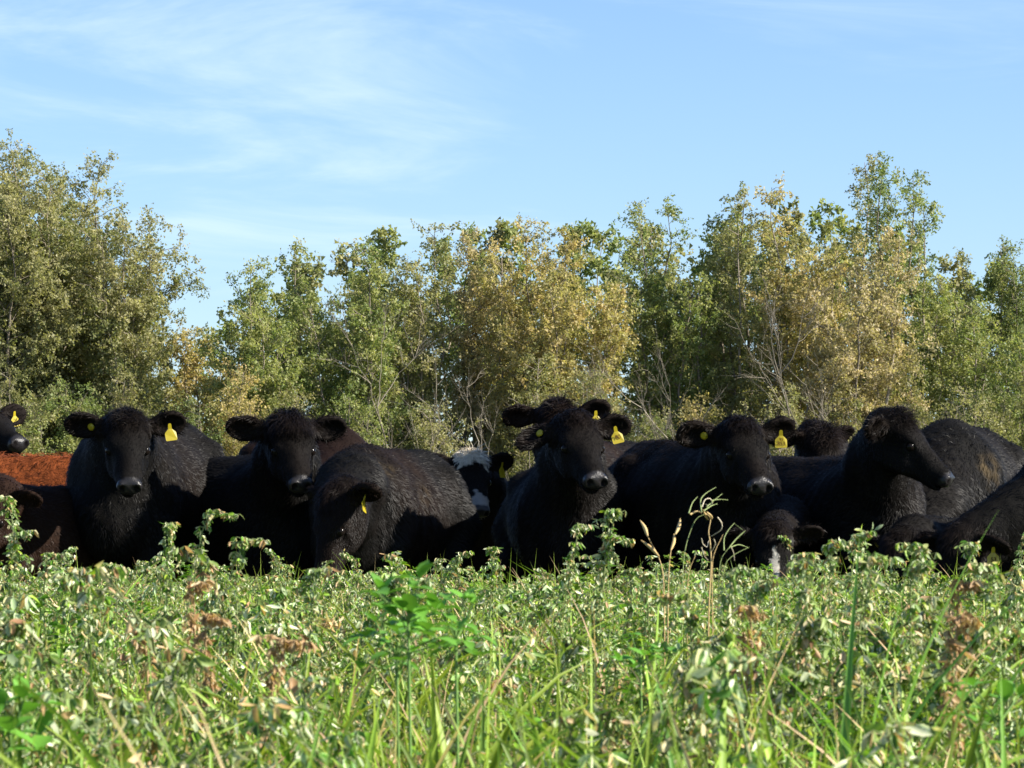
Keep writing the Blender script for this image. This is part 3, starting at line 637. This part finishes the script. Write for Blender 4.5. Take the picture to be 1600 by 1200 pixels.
PALB = np.array([(.44, .28, .14), (.52, .34, .17), (.34, .20, .09), (.60, .46, .26)])
def alfalfa(seed, H=.45, style='wilted', lean=.12, nshoot=9, lscale=1.0, hook=.25, bare=.25, dens=1.0, stemc=None, path=None):
    """one stalk with shoots of three-part leaves; returns two Geo: stems and leaves"""
    r = np.random.default_rng(seed); gs, gl = Geo(), Geo()
    pal = {'wilted': PALW, 'green': PALG, 'brown': PALB}[style]
    m = 10; u = np.linspace(0, 1, m); az = r.uniform(0, 2 * pi)
    ln = np.array([cos(az), sin(az), 0.])
    st = ln * (lean * H * u ** 1.6)[:, None] + np.array([0, 0, 1.]) * (H * (u - hook * .35 * u ** 6))[:, None]
    if hook: st += ln * (hook * H * .35 * u ** 6)[:, None]
    st += np.cumsum(r.normal(0, .006 * H, (m, 3)), 0); st[0] = 0
    if path is not None: st = np.asarray(path, float); m = len(st); u = np.linspace(0, 1, m)
    sc = np.array(stemc if stemc is not None else {'wilted': (.18, .22, .08), 'green': (.10, .20, .04), 'brown': (.36, .24, .12)}[style])
    tube(gs, st, .0024 * (1 - .6 * u), sc, 4)
    LB, LD, LN, LL = [], [], [], []
    def at(t):
        f_ = t * (m - 1); i = min(int(f_), m - 2); return st[i] + (st[i + 1] - st[i]) * (f_ - i)
    def tri_leaf(p, out_, sz):
        pet = nrm(out_ + np.array([0, 0, .3])) * sz * .8; q = p + pet
        if style == 'green': dirs = [nrm(out_ + np.array([0, 0, .05])), None, None]
        q2 = q + np.array([0, 0, -.3 * sz]) if style != 'green' else q
        tube(gs, np.array([p, q]), [.0007, .0005], sc * 1.1, 3)
        sidev = nrm(np.cross(out_, [0, 0, 1.]))
        for k in (-1, 0, 1):
            if style == 'green': dd = nrm(out_ * (1 if k == 0 else .45) + sidev * k * .9 + np.array([0, 0, r.uniform(-.2, .45)])); nvv = np.array([0, 0, 1.]) + r.normal(0, .25, 3)
            else: dd = nrm(out_ * .35 + sidev * k * .35 + np.array([0, 0, -r.uniform(.3, 1.3) * (1 if path is None else 1.5)]) + r.normal(0, .35, 3)); nvv = out_ + r.normal(0, .6, 3)
            LB.append(q); LD.append(dd); LN.append(nvv); LL.append(sz * r.uniform(.8, 1.2))
    ns = int(nshoot)
    for k in range(ns):
        t = bare + (1 - bare) * (k + r.random()) / ns; p = at(t); a = k * 2.4 + r.uniform(-.5, .5); od = np.array([cos(a), sin(a), 0.])
        l2 = H * r.uniform(.10, .24) * (1.15 - .7 * t) * (1.4 if path is None else .5); mm = 5; v = np.linspace(0, 1, mm)
        dz = (.8 if style == 'green' else .55); dq = r.uniform(.0, .35) if style == 'green' else r.uniform(.4, 1.1)
        sh = p + od * (l2 * .75 * v)[:, None] + np.array([0, 0, 1.]) * (l2 * (dz * v - dq * v ** 2.5))[:, None]
        tube(gs, sh, .0013 * (1 - .5 * v), sc * 1.1, 3)
        nl = max(3, int(l2 / .011 * dens))
        for j in range(nl):
            vv = .15 + .85 * (j + r.random() * .6) / nl; f2 = vv * (mm - 1); i2 = min(int(f2), mm - 2); b = sh[i2] + (sh[i2 + 1] - sh[i2]) * (f2 - i2)
            a2 = r.uniform(0, 2 * pi); tri_leaf(b, nrm(np.array([cos(a2), sin(a2), r.uniform(-.2, .3)]) + od * .4), (.0118 if style != 'green' else .019) * lscale * r.uniform(.7, 1.2))
    for j in range(int((20 if path is None else 60) * H / .45 * dens)):
        t = bare + (1 - bare) * r.random() ** .6; a2 = r.uniform(0, 2 * pi); tri_leaf(at(min(t, .999)), np.array([cos(a2), sin(a2), 0.]), (.0118 if style != 'green' else .019) * lscale * r.uniform(.7, 1.2))
    for j in range(4): a2 = j * 1.7; tri_leaf(at(.999), np.array([cos(a2), sin(a2), .3]), .015 * lscale)
    LB, LD, LN, LL = map(np.array, (LB, LD, LN, LL)); n = len(LB)
    c = pal[r.integers(0, len(pal), n)] * r.uniform(.7, 1.25, (n, 1))
    if style == 'wilted': m_ = r.random(n) < .13; c[m_] = PALB[r.integers(0, 4, m_.sum())] * 1.1; m_ = r.random(n) < .15; c[m_] = PALG[r.integers(0, 4, m_.sum())] * 1.2
    Wd = np.where(style == 'green', .27, r.uniform(.12, .27, n)) * LL
    leaflets(gl, LB, LD, LN, LL, Wd, c, .35 if style == 'green' else r.uniform(.2, 1.5, n), .25 if style == 'green' else r.uniform(-.9, 1.3, n))
    return gs, gl
def blade(g, p0, az, L, W, arch, col, tipcol=None, n=9, el=82, twist=0.):
    u = np.linspace(0, 1, n); e = radians(el) - arch * u ** 1.5; hd = np.array([cos(az), sin(az), 0.])
    dirs = hd * np.cos(e)[:, None] + np.array([0, 0, 1.]) * np.sin(e)[:, None]; Q_ = p0 + np.vstack([[0, 0, 0], np.cumsum(dirs[:-1] * L / (n - 1), 0)])
    ta = twist * u; sv = np.array([-sin(az), cos(az), 0.]); nv = np.cross(dirs, sv); s2 = sv * np.cos(ta)[:, None] + nv * np.sin(ta)[:, None]; n2 = np.cross(dirs, s2)
    wd = (W * np.minimum(1, (1 - u) * 2.2 + .02) * (.6 + .4 * np.minimum(1, u * 4)))[:, None] / 2
    V = np.stack([Q_ - s2 * wd + n2 * wd * .4, Q_, Q_ + s2 * wd + n2 * wd * .4], 1).reshape(-1, 3)
    F = [(i * 3 + k, i * 3 + k + 1, i * 3 + k + 4, i * 3 + k + 3) for i in range(n - 1) for k in (0, 1)]
    c = np.asarray(col)[None] * np.ones((n, 1));
    if tipcol is not None: c = c * (1 - u[:, None] ** 2) + np.asarray(tipcol) * u[:, None] ** 2
    g.add(V, F, np.repeat(c, 3, 0))
def tuft_mesh(seed, nb=9, H=.36, W=.006, dry=.15, spread=.04):
    r = np.random.default_rng(seed); g = Geo()
    for k in range(nb):
        c = np.array([(.19, .33, .04), (.28, .43, .06), (.14, .26, .04)][r.integers(3)]) * r.uniform(.7, 1.2)
        if r.random() < dry: c = np.array([.60, .50, .30]) * r.uniform(.7, 1.2)
        Wk = W * (.45 if c[0] > .4 else 1)
        blade(g, np.array([r.normal(0, spread), r.normal(0, spread), 0]), r.uniform(0, 2 * pi), H * r.uniform(.6, 1.2), Wk * r.uniform(.6, 1.3), r.uniform(.2, 1.7), c, c * np.array([1.4, 1.15, 1.0]), twist=r.normal(0, .8))
    return g
PROT = []
def proto_obj(geos, nm):
    G_ = Geo()
    for g in geos:
        for V, C in zip(g.V, g.C): G_.V.append(V); G_.C.append(C)
        G_.L += [l + G_.nv for l in g.L]; G_.S += [s_ + G_.nl for s_ in g.S]; G_.nv += g.nv; G_.nl += g.nl
    return link(nm, G_.mesh(nm), MT['herb'], None, False)
def collection(name, objs):
    c = bpy.data.collections.new(name)
    for i, o in enumerate(objs): o.name = '%s_%02d' % (name, i); c.objects.link(o)
    return c
def scatter(name, pts, rots, scl, idx, coll, label, cat):
    me = bpy.data.meshes.new(name); me.vertices.add(len(pts)); me.vertices.foreach_set('co', np.asarray(pts, np.float32).ravel())
    a = me.attributes.new('rot', 'FLOAT_VECTOR', 'POINT'); a.data.foreach_set('vector', np.asarray(rots, np.float32).ravel())
    a = me.attributes.new('scl', 'FLOAT', 'POINT'); a.data.foreach_set('value', np.asarray(scl, np.float32))
    a = me.attributes.new('idx', 'INT', 'POINT'); a.data.foreach_set('value', np.asarray(idx, np.int32))
    o = bpy.data.objects.new(name, me); COL.objects.link(o); meta(o, label, cat, kind='stuff')
    ng = bpy.data.node_groups.new(name, 'GeometryNodeTree'); ng.interface.new_socket('Geometry', in_out='INPUT', socket_type='NodeSocketGeometry'); ng.interface.new_socket('Geometry', in_out='OUTPUT', socket_type='NodeSocketGeometry')
    gi = N(ng, 'NodeGroupInput'); go = N(ng, 'NodeGroupOutput'); ip = N(ng, 'GeometryNodeInstanceOnPoints'); ci = N(ng, 'GeometryNodeCollectionInfo')
    ci.inputs['Collection'].default_value = coll; ci.inputs['Separate Children'].default_value = True; ci.inputs['Reset Children'].default_value = True
    def at(nm, ty): n = N(ng, 'GeometryNodeInputNamedAttribute', data_type=ty); n.inputs['Name'].default_value = nm; return n.outputs[0]
    er = N(ng, 'FunctionNodeEulerToRotation'); L_ = ng.links.new
    L_(at('rot', 'FLOAT_VECTOR'), er.inputs[0]); L_(gi.outputs[0], ip.inputs['Points']); L_(ci.outputs[0], ip.inputs['Instance']); ip.inputs['Pick Instance'].default_value = True
    L_(at('idx', 'INT'), ip.inputs['Instance Index']); L_(er.outputs[0], ip.inputs['Rotation']); L_(at('scl', 'FLOAT'), ip.inputs['Scale']); L_(ip.outputs[0], go.inputs[0])
    md = o.modifiers.new('scatter', 'NODES'); md.node_group = ng
    return o
wil = [proto_obj(alfalfa(20 + i, H=.44, style='wilted', nshoot=9 + i % 3, hook=.15 + .1 * (i % 4), lean=.1 + .06 * i % .3), 'w') for i in range(8)]
grn = [proto_obj(alfalfa(40 + i, H=.40, style='green', nshoot=8, hook=0, lean=.15), 'g') for i in range(4)]
big = []
for i in range(5):
    uu = np.linspace(0, 1, 14)[:, None]; az = i * 1.3; hk = np.maximum(uu - .82, 0) / .18
    pth = np.array([cos(az), sin(az), 0]) * (.07 * uu ** 2 + .022 * hk) + np.array([0, 0, .50]) * (uu - .10 * hk ** 2) + np.random.default_rng(i).normal(0, .003, (14, 3)); pth[0] = 0
    big.append(proto_obj(alfalfa(80 + i, H=.5, style='wilted', nshoot=13, lscale=1.0, dens=1.35, bare=.3, path=pth), 'k'))
brn = [proto_obj(alfalfa(60 + i, H=.40, style='brown', nshoot=7, hook=.5, lean=.25, dens=.8), 'b') for i in range(3)]
tuf = [proto_obj([tuft_mesh(70 + i, 9, .40, (.006, .009, .007, .012)[i], .18)], 't') for i in range(4)]
CA = collection('alfalfa_kinds', wil + grn + brn + big); CG = collection('grass_kinds', tuf)
def spread(dens_fn, d0, d1, half, seed, bias=None):
    r = np.random.default_rng(seed); out_ = []
    d = d0
    while d < d1:
        step = .5; hw_ = half(d + step / 2); n = r.poisson(dens_fn(d) * step * 2 * hw_); out_.append(np.stack([r.uniform(-hw_, hw_, n), r.uniform(d, d + step, n), np.zeros(n)], 1)); d += step
    return np.vstack(out_)
half = lambda d: .123 * d * 1.12 + .55
pt = spread(lambda d: 190 if d < 6 else 150 if d < 11 else 120, 2.0, 19.9, half, 11)
r = np.random.default_rng(12); n = len(pt)
patch = np.sin(pt[:, 0] * 3.1 + 1) * np.cos(pt[:, 1] * 1.3) + .5 * np.sin(pt[:, 0] * 7 + pt[:, 1] * 2.2)
rr = r.random(n) ; kind = np.where(rr < .22 + .12 * patch, r.integers(8, 12, n), np.where(rr > .86 - .05 * patch, r.integers(12, 15, n), r.integers(0, 8, n)))
cl = np.sin(pt[:, 0] * 4.1 + .8 * np.sin(pt[:, 1] * 1.9)) * np.cos(pt[:, 1] * 2.3 + pt[:, 0]) + .6 * np.sin(pt[:, 0] * 9.3 - pt[:, 1] * 4.2)
hv = np.clip(.87 - .03 * (pt[:, 1] > 11) + .13 * cl + r.normal(0, .11, n) + .25 * (r.random(n) < .03), .5, 1.4)
bigm = r.random(n) < np.where(pt[:, 1] < 7, .16, .09) * (1 + cl * .6); kind = np.where(bigm, r.integers(15, 20, n), kind)
hv = np.where((kind >= 8) & (kind < 15), hv * .92, hv) * np.where((pt[:, 1] < 4.2) & bigm, .92, 1) * np.where(pt[:, 1] < 3.2, .88, 1)
rot = np.stack([r.normal(0, .16, n), r.normal(0, .16, n), r.uniform(0, 2 * pi, n)], 1)
scatter('alfalfa_field', pt, rot, hv, kind, CA, 'dense knee-high stand of frost-wilted grey-green alfalfa filling the foreground', 'alfalfa')
pg = spread(lambda d: 230 if d < 4.5 else 170 if d < 6 else 100 if d < 11 else 50, 2.0, 19.2, half, 13); n = len(pg); r = np.random.default_rng(14)
scatter('grass', pg, np.stack([r.normal(0, .15, n), r.normal(0, .15, n), r.uniform(0, 2 * pi, n)], 1), r.uniform(.8, 1.3, n), r.integers(0, 4, n), CG, 'green grass blades growing up between the alfalfa stalks', 'grass')
pp = spread(lambda d: 30 if d < 27 else 10 if d < 45 else 3, 19.2, 84, lambda d: .123 * d * 1.15 + .6, 15); n = len(pp); r = np.random.default_rng(16)
scatter('pasture_grass', pp, np.stack([r.normal(0, .3, n), r.normal(0, .3, n), r.uniform(0, 2 * pi, n)], 1), r.uniform(.4, .75, n) * np.where(pp[:, 1] < 27, 1, 1.5), r.integers(0, 4, n), CG, 'trampled short grass under the cattle and back to the wood', 'grass')
print('scatter', len(pt), len(pg), len(pp), time.time() - T0)

# ------------------------------------------------------------------ single plants that stand out
def herb_thing(name, label, cat, group, px, py, d, style, seed, lean=.15, hook=.5, nshoot=9, lscale=1., dens=1., bare=.35, az=None, lean_px=0):
    tip = P(px, py, d); H = tip[2] / (1 - .35 * hook) if hook else tip[2]
    base = np.array([(px - lean_px - CX) / FPX * d, d, 0.]); m = 11; u = np.linspace(0, 1, m); rg = np.random.default_rng(seed)
    v = tip - base; sg = np.sign(lean_px) if lean_px else 1
    st = np.stack([v[0] * u ** 1.7, .03 * np.sin(u * 3), v[2] * u], -1)
    if hook:   # the top nods over
        hk = np.linspace(0, pi * .8, 5)[1:]; rad = (.024 if style == 'wilted' else .012) * hook
        st = np.vstack([st, st[-1] + np.stack([sg * rad * (1 - np.cos(hk)), 0 * hk, rad * np.sin(hk) * .9 - .004 * np.arange(4)], -1)])
    st[:, :2] += np.cumsum(rg.normal(0, .004, (len(st), 2)), 0) * (np.arange(len(st)) > 0)[:, None]
    al = np.concatenate([[0], np.cumsum(np.linalg.norm(np.diff(st, axis=0), axis=1))]); tt = np.linspace(0, al[-1], 16); st = np.stack([np.interp(tt, al, st[:, k]) for k in range(3)], 1)
    gs, gl = alfalfa(seed, H=v[2], style=style, nshoot=nshoot, lscale=lscale, dens=dens, bare=bare, path=st)
    e = empty(name, base, label, cat, group); link('stem', gs.mesh('stem', True), MT['stem'], e)
    o = link('leaves', gl.mesh('leaves'), MT['herb1'], e); o['kind'] = 'stuff'
GW = 'wilted alfalfa stalks rising above the field'
HERBS = [
 (20, 775, 8.0, 'wilted', -14, 'pale wilted sprig hanging in front of the white-faced calf at the left edge', .6, 6),
 (8, 828, 7.0, 'wilted', 5, 'grey-green wilted stalk at the very left edge below the pale sprig', .5, 7),
 (268, 812, 7.4, 'wilted', 30, 'yellowish tall stalk right of the chest of the left heifer, leaning right', .2, 11),
 (318, 806, 7.6, 'wilted', 70, 'wilted shoot with a nodding curl just right of the yellowish stalk', .8, 6),
 (384, 848, 6.6, 'wilted', 25, 'hooked grey-green stalk below the long-fringed heifer', .9, 9),
 (70, 866, 7.5, 'wilted', 18, 'drooping wilted stalk below the calf with the white patch', .7, 7),
 (172, 880, 8.0, 'wilted', -12, 'short wilted tuft below the left heifer', .5, 8),
 (240, 888, 9.0, 'wilted', -12, 'low wilted stalk left of the yellowish tall stalk', .4, 8),
 (540, 896, 9.5, 'wilted', 10, 'rounded wilted stalk under the chest of the grazing heifer', .4, 9),
 (772, 852, 9.0, 'wilted', 14, 'slim wilted sprig standing alone below the middle heifer', .3, 7),
 (706, 892, 9.5, 'wilted', 20, 'bent pale stalk between the clover leaves and the slim sprig', .9, 7),
 (892, 820, 7.8, 'wilted', 42, 'leaning stalk with a nodding tip left of the tallest stalk', .6, 8),
 (946, 790, 7.4, 'wilted', 22, 'tallest wilted stalk in the middle, ragged with brown leaves', .15, 15),
 (962, 846, 7.4, 'wilted', 34, 'side stalk with a round drooping head right of the tallest one', .9, 6),
 (870, 900, 8.4, 'wilted', 16, 'low pale stalk at the foot of the tallest one', .4, 9),
 (985, 886, 8.0, 'wilted', 10, 'low wilted stalk between the middle heifer and the curled dry grass', .4, 10),
 (1024, 892, 7.6, 'wilted', -14, 'low wilted stalk at the foot of the oat-like straws', .5, 10),
 (1300, 838, 6.3, 'wilted', -16, 'thick wilted stalk with tan heads under the heifer in profile', .2, 14),
 (1322, 826, 6.8, 'wilted', 20, 'thin stalk with a small tip right of the thick tan-headed one', .3, 6),
 (1412, 842, 5.6, 'wilted', -10, 'bushy pale green stalk with a pointed top near the right', .15, 15),
 (1360, 852, 7.2, 'wilted', -30, 'small arching sprig between the thick stalk and the bushy pale stalk', .8, 6),
 (1522, 842, 7.4, 'wilted', 14, 'folded green stalk beside the low hanging tag', .1, 8),
 (1588, 884, 6.8, 'wilted', 12, 'wilted stalk cut by the right edge', .6, 9),
 (1150, 885, 5.6, 'wilted', 14, 'tall pale stalk between the curled dry grass and the white blaze', .4, 13),
 (1275, 872, 5.3, 'wilted', -10, 'ragged wilted stalk left of the thick tan-headed one', .3, 14),
 (1340, 868, 5.2, 'wilted', 12, 'wilted stalk just left of the bushy pale stalk', .4, 13),
 (1445, 874, 5.2, 'wilted', 10, 'drooping stalk just right of the bushy pale stalk', .5, 12),
 (1560, 880, 5.0, 'wilted', -14, 'wilted stalk with a bent tip left of the right edge', .6, 12),
 (620, 900, 6.0, 'wilted', 8, 'grey wilted stalk behind the upright clover leaves', .4, 11),
 (120, 884, 5.6, 'wilted', -12, 'ragged pale stalk in the left corner of the field line', .4, 12),
 (450, 886, 6.2, 'wilted', 12, 'ragged wilted stalk right of the hooked one', .5, 12),
 (1190, 908, 5.4, 'wilted', 20, 'wilted stalk with tan flower heads below the white-blazed calf', .4, 12),
 (1110, 930, 5.2, 'wilted', -20, 'pale matted stalk under the dry curled grass', .4, 13),
 (1250, 860, 6.6, 'wilted', 10, 'wilted stalk with a blue-green knob beside the white blaze', .3, 9),
 (300, 905, 5.6, 'brown', 14, 'dried brown stalk right of the left heifer, leaves hanging in rust-coloured clumps', .7, 9),
 (322, 960, 5.2, 'brown', 10, 'lower dried brown stalk with hanging clumps in the left half', .4, 12),
 (200, 975, 5.0, 'brown', -22, 'dried tan stalk in the left quarter of the field', .5, 9),
 (402, 1000, 4.6, 'brown', 25, 'curled dead stalk with one orange lit leaf clump', .9, 5),
 (1500, 905, 5.0, 'brown', 24, 'dead brown stalk with seed clumps near the right edge', .8, 7),
 (1180, 940, 5.0, 'brown', -12, 'rusty brown flower heads below the heifer with the numbered tag', .5, 9),
 (1485, 960, 4.4, 'brown', 5, 'hanging orange-brown pod cluster below the dead stalk at the right', .6, 4),
]
for i, (px, py, d, sty, lp, lab, hk, ns) in enumerate(HERBS):
    herb_thing('wilted_stalk' if sty == 'wilted' else 'dried_stalk', lab, 'plant', GW if sty == 'wilted' else 'dried brown stalks', px, py, d, sty, 700 + i, hook=hk, nshoot=ns, lean_px=lp, lscale=.86, bare=.45 if sty == 'wilted' else .28, dens=1.3 if sty == 'wilted' else 1.6)
# fresh green clover-like shoots with broad leaves
def clover(px, py, d, seed, label, n=14, L=.024):
    r = np.random.default_rng(seed); tip = P(px, py, d); base = np.array([tip[0], d, 0.]); gs, gl = Geo(), Geo()
    B, D, NV, LL = [], [], [], []
    for k in range(n):
        a = k * 2.4; rad = r.uniform(.008, .045); top = np.array([cos(a) * rad, sin(a) * rad, tip[2] - .004 - rad * r.uniform(.2, 1.3) - (.045 * r.random() if k > 4 else 0)])
        q = np.stack([np.array([0, 0, min(tip[2] - .05, top[2] - .012)]) * (1 - t) + top * t for t in np.linspace(0, 1, 4)]); tube(gs, q, np.full(4, .0009), (.12, .22, .05), 3)
        for j in range(3):
            aa = a + (j - 1) * 1.9 + r.uniform(-.2, .2); el = r.uniform(.2, 1.1) if k < 4 else r.uniform(-.3, .6)
            B.append(top); D.append([cos(aa) * cos(el), sin(aa) * cos(el), sin(el)]); NV.append(np.array([-cos(aa) * sin(el), -sin(aa) * sin(el), cos(el)]) + r.normal(0, .15, 3)); LL.append(L * r.uniform(.75, 1.15))
    tube(gs, [[0, 0, 0], [.004, 0, tip[2] * .5], [0, 0, tip[2] - .04]], [.0022, .0018, .0014], (.12, .22, .05), 4)
    LL = np.array(LL); leaflets(gl, np.array(B), np.array(D), np.array(NV), LL, LL * .30, np.array([.13, .31, .04]) * r.uniform(.75, 1.3, (len(LL), 1)), .3, .2)
    e = empty('clover', base, label, 'plant', 'fresh green clover shoots'); link('stem', gs.mesh('stem', True), MT['stem'], e); o = link('leaves', gl.mesh('leaves', True), MT['herb1'], e); o['kind'] = 'stuff'
clover(638, 893, 4.1, 1, 'bright green clover shoot with upright broad leaves left of the middle', 16, .027)
clover(712, 922, 4.2, 2, 'second bright green clover shoot just right of the upright one', 13, .024)
clover(18, 1075, 3.5, 3, 'dark green clover leaves at the lower left edge', 9, .030)
clover(1000, 972, 5.0, 4, 'small green clover patch low in the middle', 14, .020)
clover(1560, 1040, 3.7, 5, 'green clover at the lower right edge', 10, .024)
clover(620, 950, 4.3, 6, 'green clover leaves right under the upright bright shoot', 14, .022)
# large grass blades, each tuft a thing
def blades(px, d, specs, label, seed, name='grass_tuft', group='large grass tufts in the near field'):
    base = np.array([(px - CX) / FPX * d, d, 0.]); g = Geo(); r = np.random.default_rng(seed)
    e = empty(name, base, label, 'grass', group)
    for (az, L, W, arch, c) in specs:
        g = Geo(); blade(g, np.array([r.normal(0, .008), r.normal(0, .008), 0]), radians(az), L, W, arch, c, np.array(c) * 1.2, n=12, el=86, twist=r.normal(0, .25)); link('blade', g.mesh('blade', True), MT['herb1'], e)
G1 = (.17, .34, .045); G2 = (.24, .42, .07); G3 = (.12, .26, .045); DRY = (.5, .42, .25)
blades(1308, 4.3, [(10, .66, .013, .55, G2), (170, .58, .010, .3, G1), (70, .62, .012, .30, G3), (-20, .62, .009, .9, G1), (20, .60, .012, .25, G2)], 'tall broad-bladed green grass tuft right of the middle, standing above the leaves', 1)
blades(1285, 4.0, [(5, .78, .012, 1.45, G2), (15, .68, .010, 1.1, G1)], 'long grass blades arching to the right below the tall tuft', 2)
blades(1500, 3.8, [(175, .66, .011, 1.2, G1), (5, .74, .012, 1.35, G2), (30, .55, .009, .8, G1), (150, .52, .008, .5, G2)], 'wide tuft of arching green blades near the right edge', 3)
blades(1420, 4.6, [(5, .74, .011, 1.2, G1), (-10, .66, .010, 1.0, G2), (190, .5, .008, .7, G1)], 'arching grass blades beside the bushy pale stalk', 4)
blades(500, 3.4, [(80, .46, .008, .25, G2), (190, .44, .008, .4, G1), (10, .48, .007, .6, G1)], 'upright green tuft at the bottom left of the middle', 5)
blades(400, 3.3, [(100, .46, .012, .2, G2), (60, .50, .010, .45, G2), (200, .44, .008, .8, G1)], 'broad upright blades at the bottom in the left half', 6)
blades(860, 3.4, [(175, .52, .010, 1.1, G2), (10, .46, .009, .5, G1), (90, .45, .008, .3, G3)], 'pale green blade bowing left at the bottom middle', 7)
blades(255, 4.6, [(80, .50, .006, .25, G2), (170, .48, .005, .3, G1), (20, .46, .006, .4, G2), (120, .5, .005, .2, G1)], 'bunch of thin upright blades in the left quarter', 8)
blades(620, 3.2, [(0, .60, .008, 1.45, G2), (180, .42, .008, .9, G1)], 'long straw-green blade bowing right along the bottom', 9)
blades(1120, 3.6, [(110, .50, .011, .5, G3), (60, .47, .010, .3, G1), (180, .5, .009, .9, G2)], 'dark green blades at the bottom right of the middle', 10)
blades(1580, 3.3, [(90, .50, .012, .2, G1), (170, .50, .009, .7, G2)], 'thick upright blade at the bottom right edge', 11)
blades(960, 3.9, [(0, .52, .008, 1.0, G2), (170, .5, .007, .6, G1), (40, .48, .009, .3, G3)], 'green blades in the lower middle', 12)
blades(100, 3.9, [(90, .48, .007, .3, G2), (150, .5, .006, .6, G1), (20, .5, .007, .5, DRY)], 'mixed green and dry blades near the lower left', 13)
blades(1220, 4.8, [(5, .62, .007, 1.3, G2), (180, .5, .006, .8, DRY)], 'thin arching blades under the white-blazed calf', 14)
# dry brome with curled blades in front of the numbered heifer
def dry_grass():
    d = 7.0; base = np.array([(1105 - CX) / FPX * d, d, 0.]); S_ = d / FPX
    e = empty('dry_grass', base, 'dry wiry grass clump with curled blades in front of the heifer with the numbered tag', 'grass', 'dry grass standing above the field')
    def path(name, pts, r, c, dy=0):  # a bent tube through photo points at distance d
        g = Geo(); Q_ = np.array([P(x, y, d) for x, y in pts]); Q_[:, 1] += dy + np.linspace(0, .03, len(Q_)); Q_ -= base
        t = np.linspace(0, 1, len(Q_)); tt = np.linspace(0, 1, 4 * len(Q_)); Qs = np.stack([np.interp(tt, t, Q_[:, k]) for k in range(3)], 1)
        for _ in range(3): Qs[1:-1] = (Qs[:-2] + 2 * Qs[1:-1] + Qs[2:]) / 4
        tube(g, Qs, r * .55 * ((1 - .6 * tt) if r < .004 else np.sin(pi * (.08 + .9 * tt)) ** .8), c, 4); link(name, g.mesh(name, True), MT['stem'], e)
    ST = (.42, .30, .13); GR = (.26, .32, .12); PL = (.60, .52, .38)
    path('stem', [(1105, 1100), (1107, 940), (1112, 880), (1110, 845), (1107, 830), (1113, 808), (1100, 800)], .0028, ST)
    path('stem', [(1065, 1100), (1066, 890), (1072, 850), (1082, 822), (1090, 808), (1104, 803)], .0016, GR)
    path('stem', [(1075, 1100), (1072, 900), (1092, 858), (1082, 864)], .0013, ST); path('stem', [(1115, 1100), (1112, 880), (1118, 860), (1131, 835)], .0018, ST)
    path('stem', [(1120, 1100), (1122, 878), (1140, 855), (1165, 830)], .0013, GR); path('stem', [(1125, 1100), (1128, 884), (1145, 868), (1160, 860), (1172, 855)], .0013, GR)
    path('blade', [(1096, 800), (1094, 780), (1104, 770), (1120, 761)], .0022, GR); path('blade', [(1076, 802), (1082, 785), (1091, 776)], .002, GR); path('blade', [(1100, 798), (1112, 790), (1122, 787)], .0022, GR)
    path('blade', [(1104, 792), (1116, 782), (1130, 771)], .0016, GR); path('blade', [(1112, 782), (1125, 780), (1139, 781)], .0014, GR)
    path('curl', [(1097, 792), (1101, 780), (1110, 778), (1115, 786), (1110, 790), (1104, 788)], .0018, PL); path('curl', [(1121, 808), (1129, 818), (1128, 828), (1119, 834), (1112, 838)], .0018, PL)
    path('curl', [(1096, 841), (1098, 850), (1106, 856), (1108, 845)], .0018, PL); path('curl', [(1096, 855), (1100, 868), (1108, 876)], .0016, PL); path('curl', [(1115, 842), (1119, 850), (1113, 862)], .0018, PL)
    path('blade', [(1131, 860), (1131, 840), (1140, 826), (1149, 817)], .0018, GR); path('blade', [(1139, 856), (1150, 842), (1166, 829)], .0016, GR); path('blade', [(1139, 856), (1155, 850), (1171, 856)], .0018, GR)
    path('blade', [(1142, 854), (1147, 864), (1149, 876)], .0016, PL); path('blade', [(1160, 828), (1149, 818)], .001, GR)
    path('husk', [(1078, 804), (1090, 798), (1098, 802)], .0035, ST); path('husk', [(1098, 796), (1104, 808), (1108, 812)], .0045, ST); path('husk', [(1104, 800), (1112, 806), (1113, 812)], .0045, ST)
    for k, (bx, pts, lab) in enumerate([(1036, [(1038, 1100), (1038, 900), (1030, 870), (1012, 838), (1001, 813)], 'dry oat-like straw leaning left, two split ears at its tip'),
                           (1052, [(1042, 1100), (1044, 905), (1048, 860), (1055, 835), (1064, 810)], 'golden dry straw with a bristly ear, left of the curled clump')]):
        b2 = np.array([(bx - CX) / FPX * d, d, 0.]); e = empty('dry_straw', b2, lab, 'grass', 'dry grass standing above the field'); base = b2
        path('stem', pts, .0022, ST)
        tx, ty = pts[-1]; path('ear', [(pts[-2][0], pts[-2][1]), ((tx + pts[-2][0]) / 2 + 2, (ty + pts[-2][1]) / 2), (tx, ty)], .006, (.50, .36, .16))
        path('ear', [(pts[-3][0], pts[-3][1]), (pts[-3][0] - 12 + 18 * k, pts[-3][1] - 14), (pts[-3][0] - 28 + 34 * k, pts[-3][1] - 26)], .0055, (.46, .32, .13))
# closures inside dry_grass look the clump's empty and base up when called
dry_grass()
print('done', sum(len(m.loops) - 2 * len(m.polygons) for m in bpy.data.meshes), time.time() - T0)
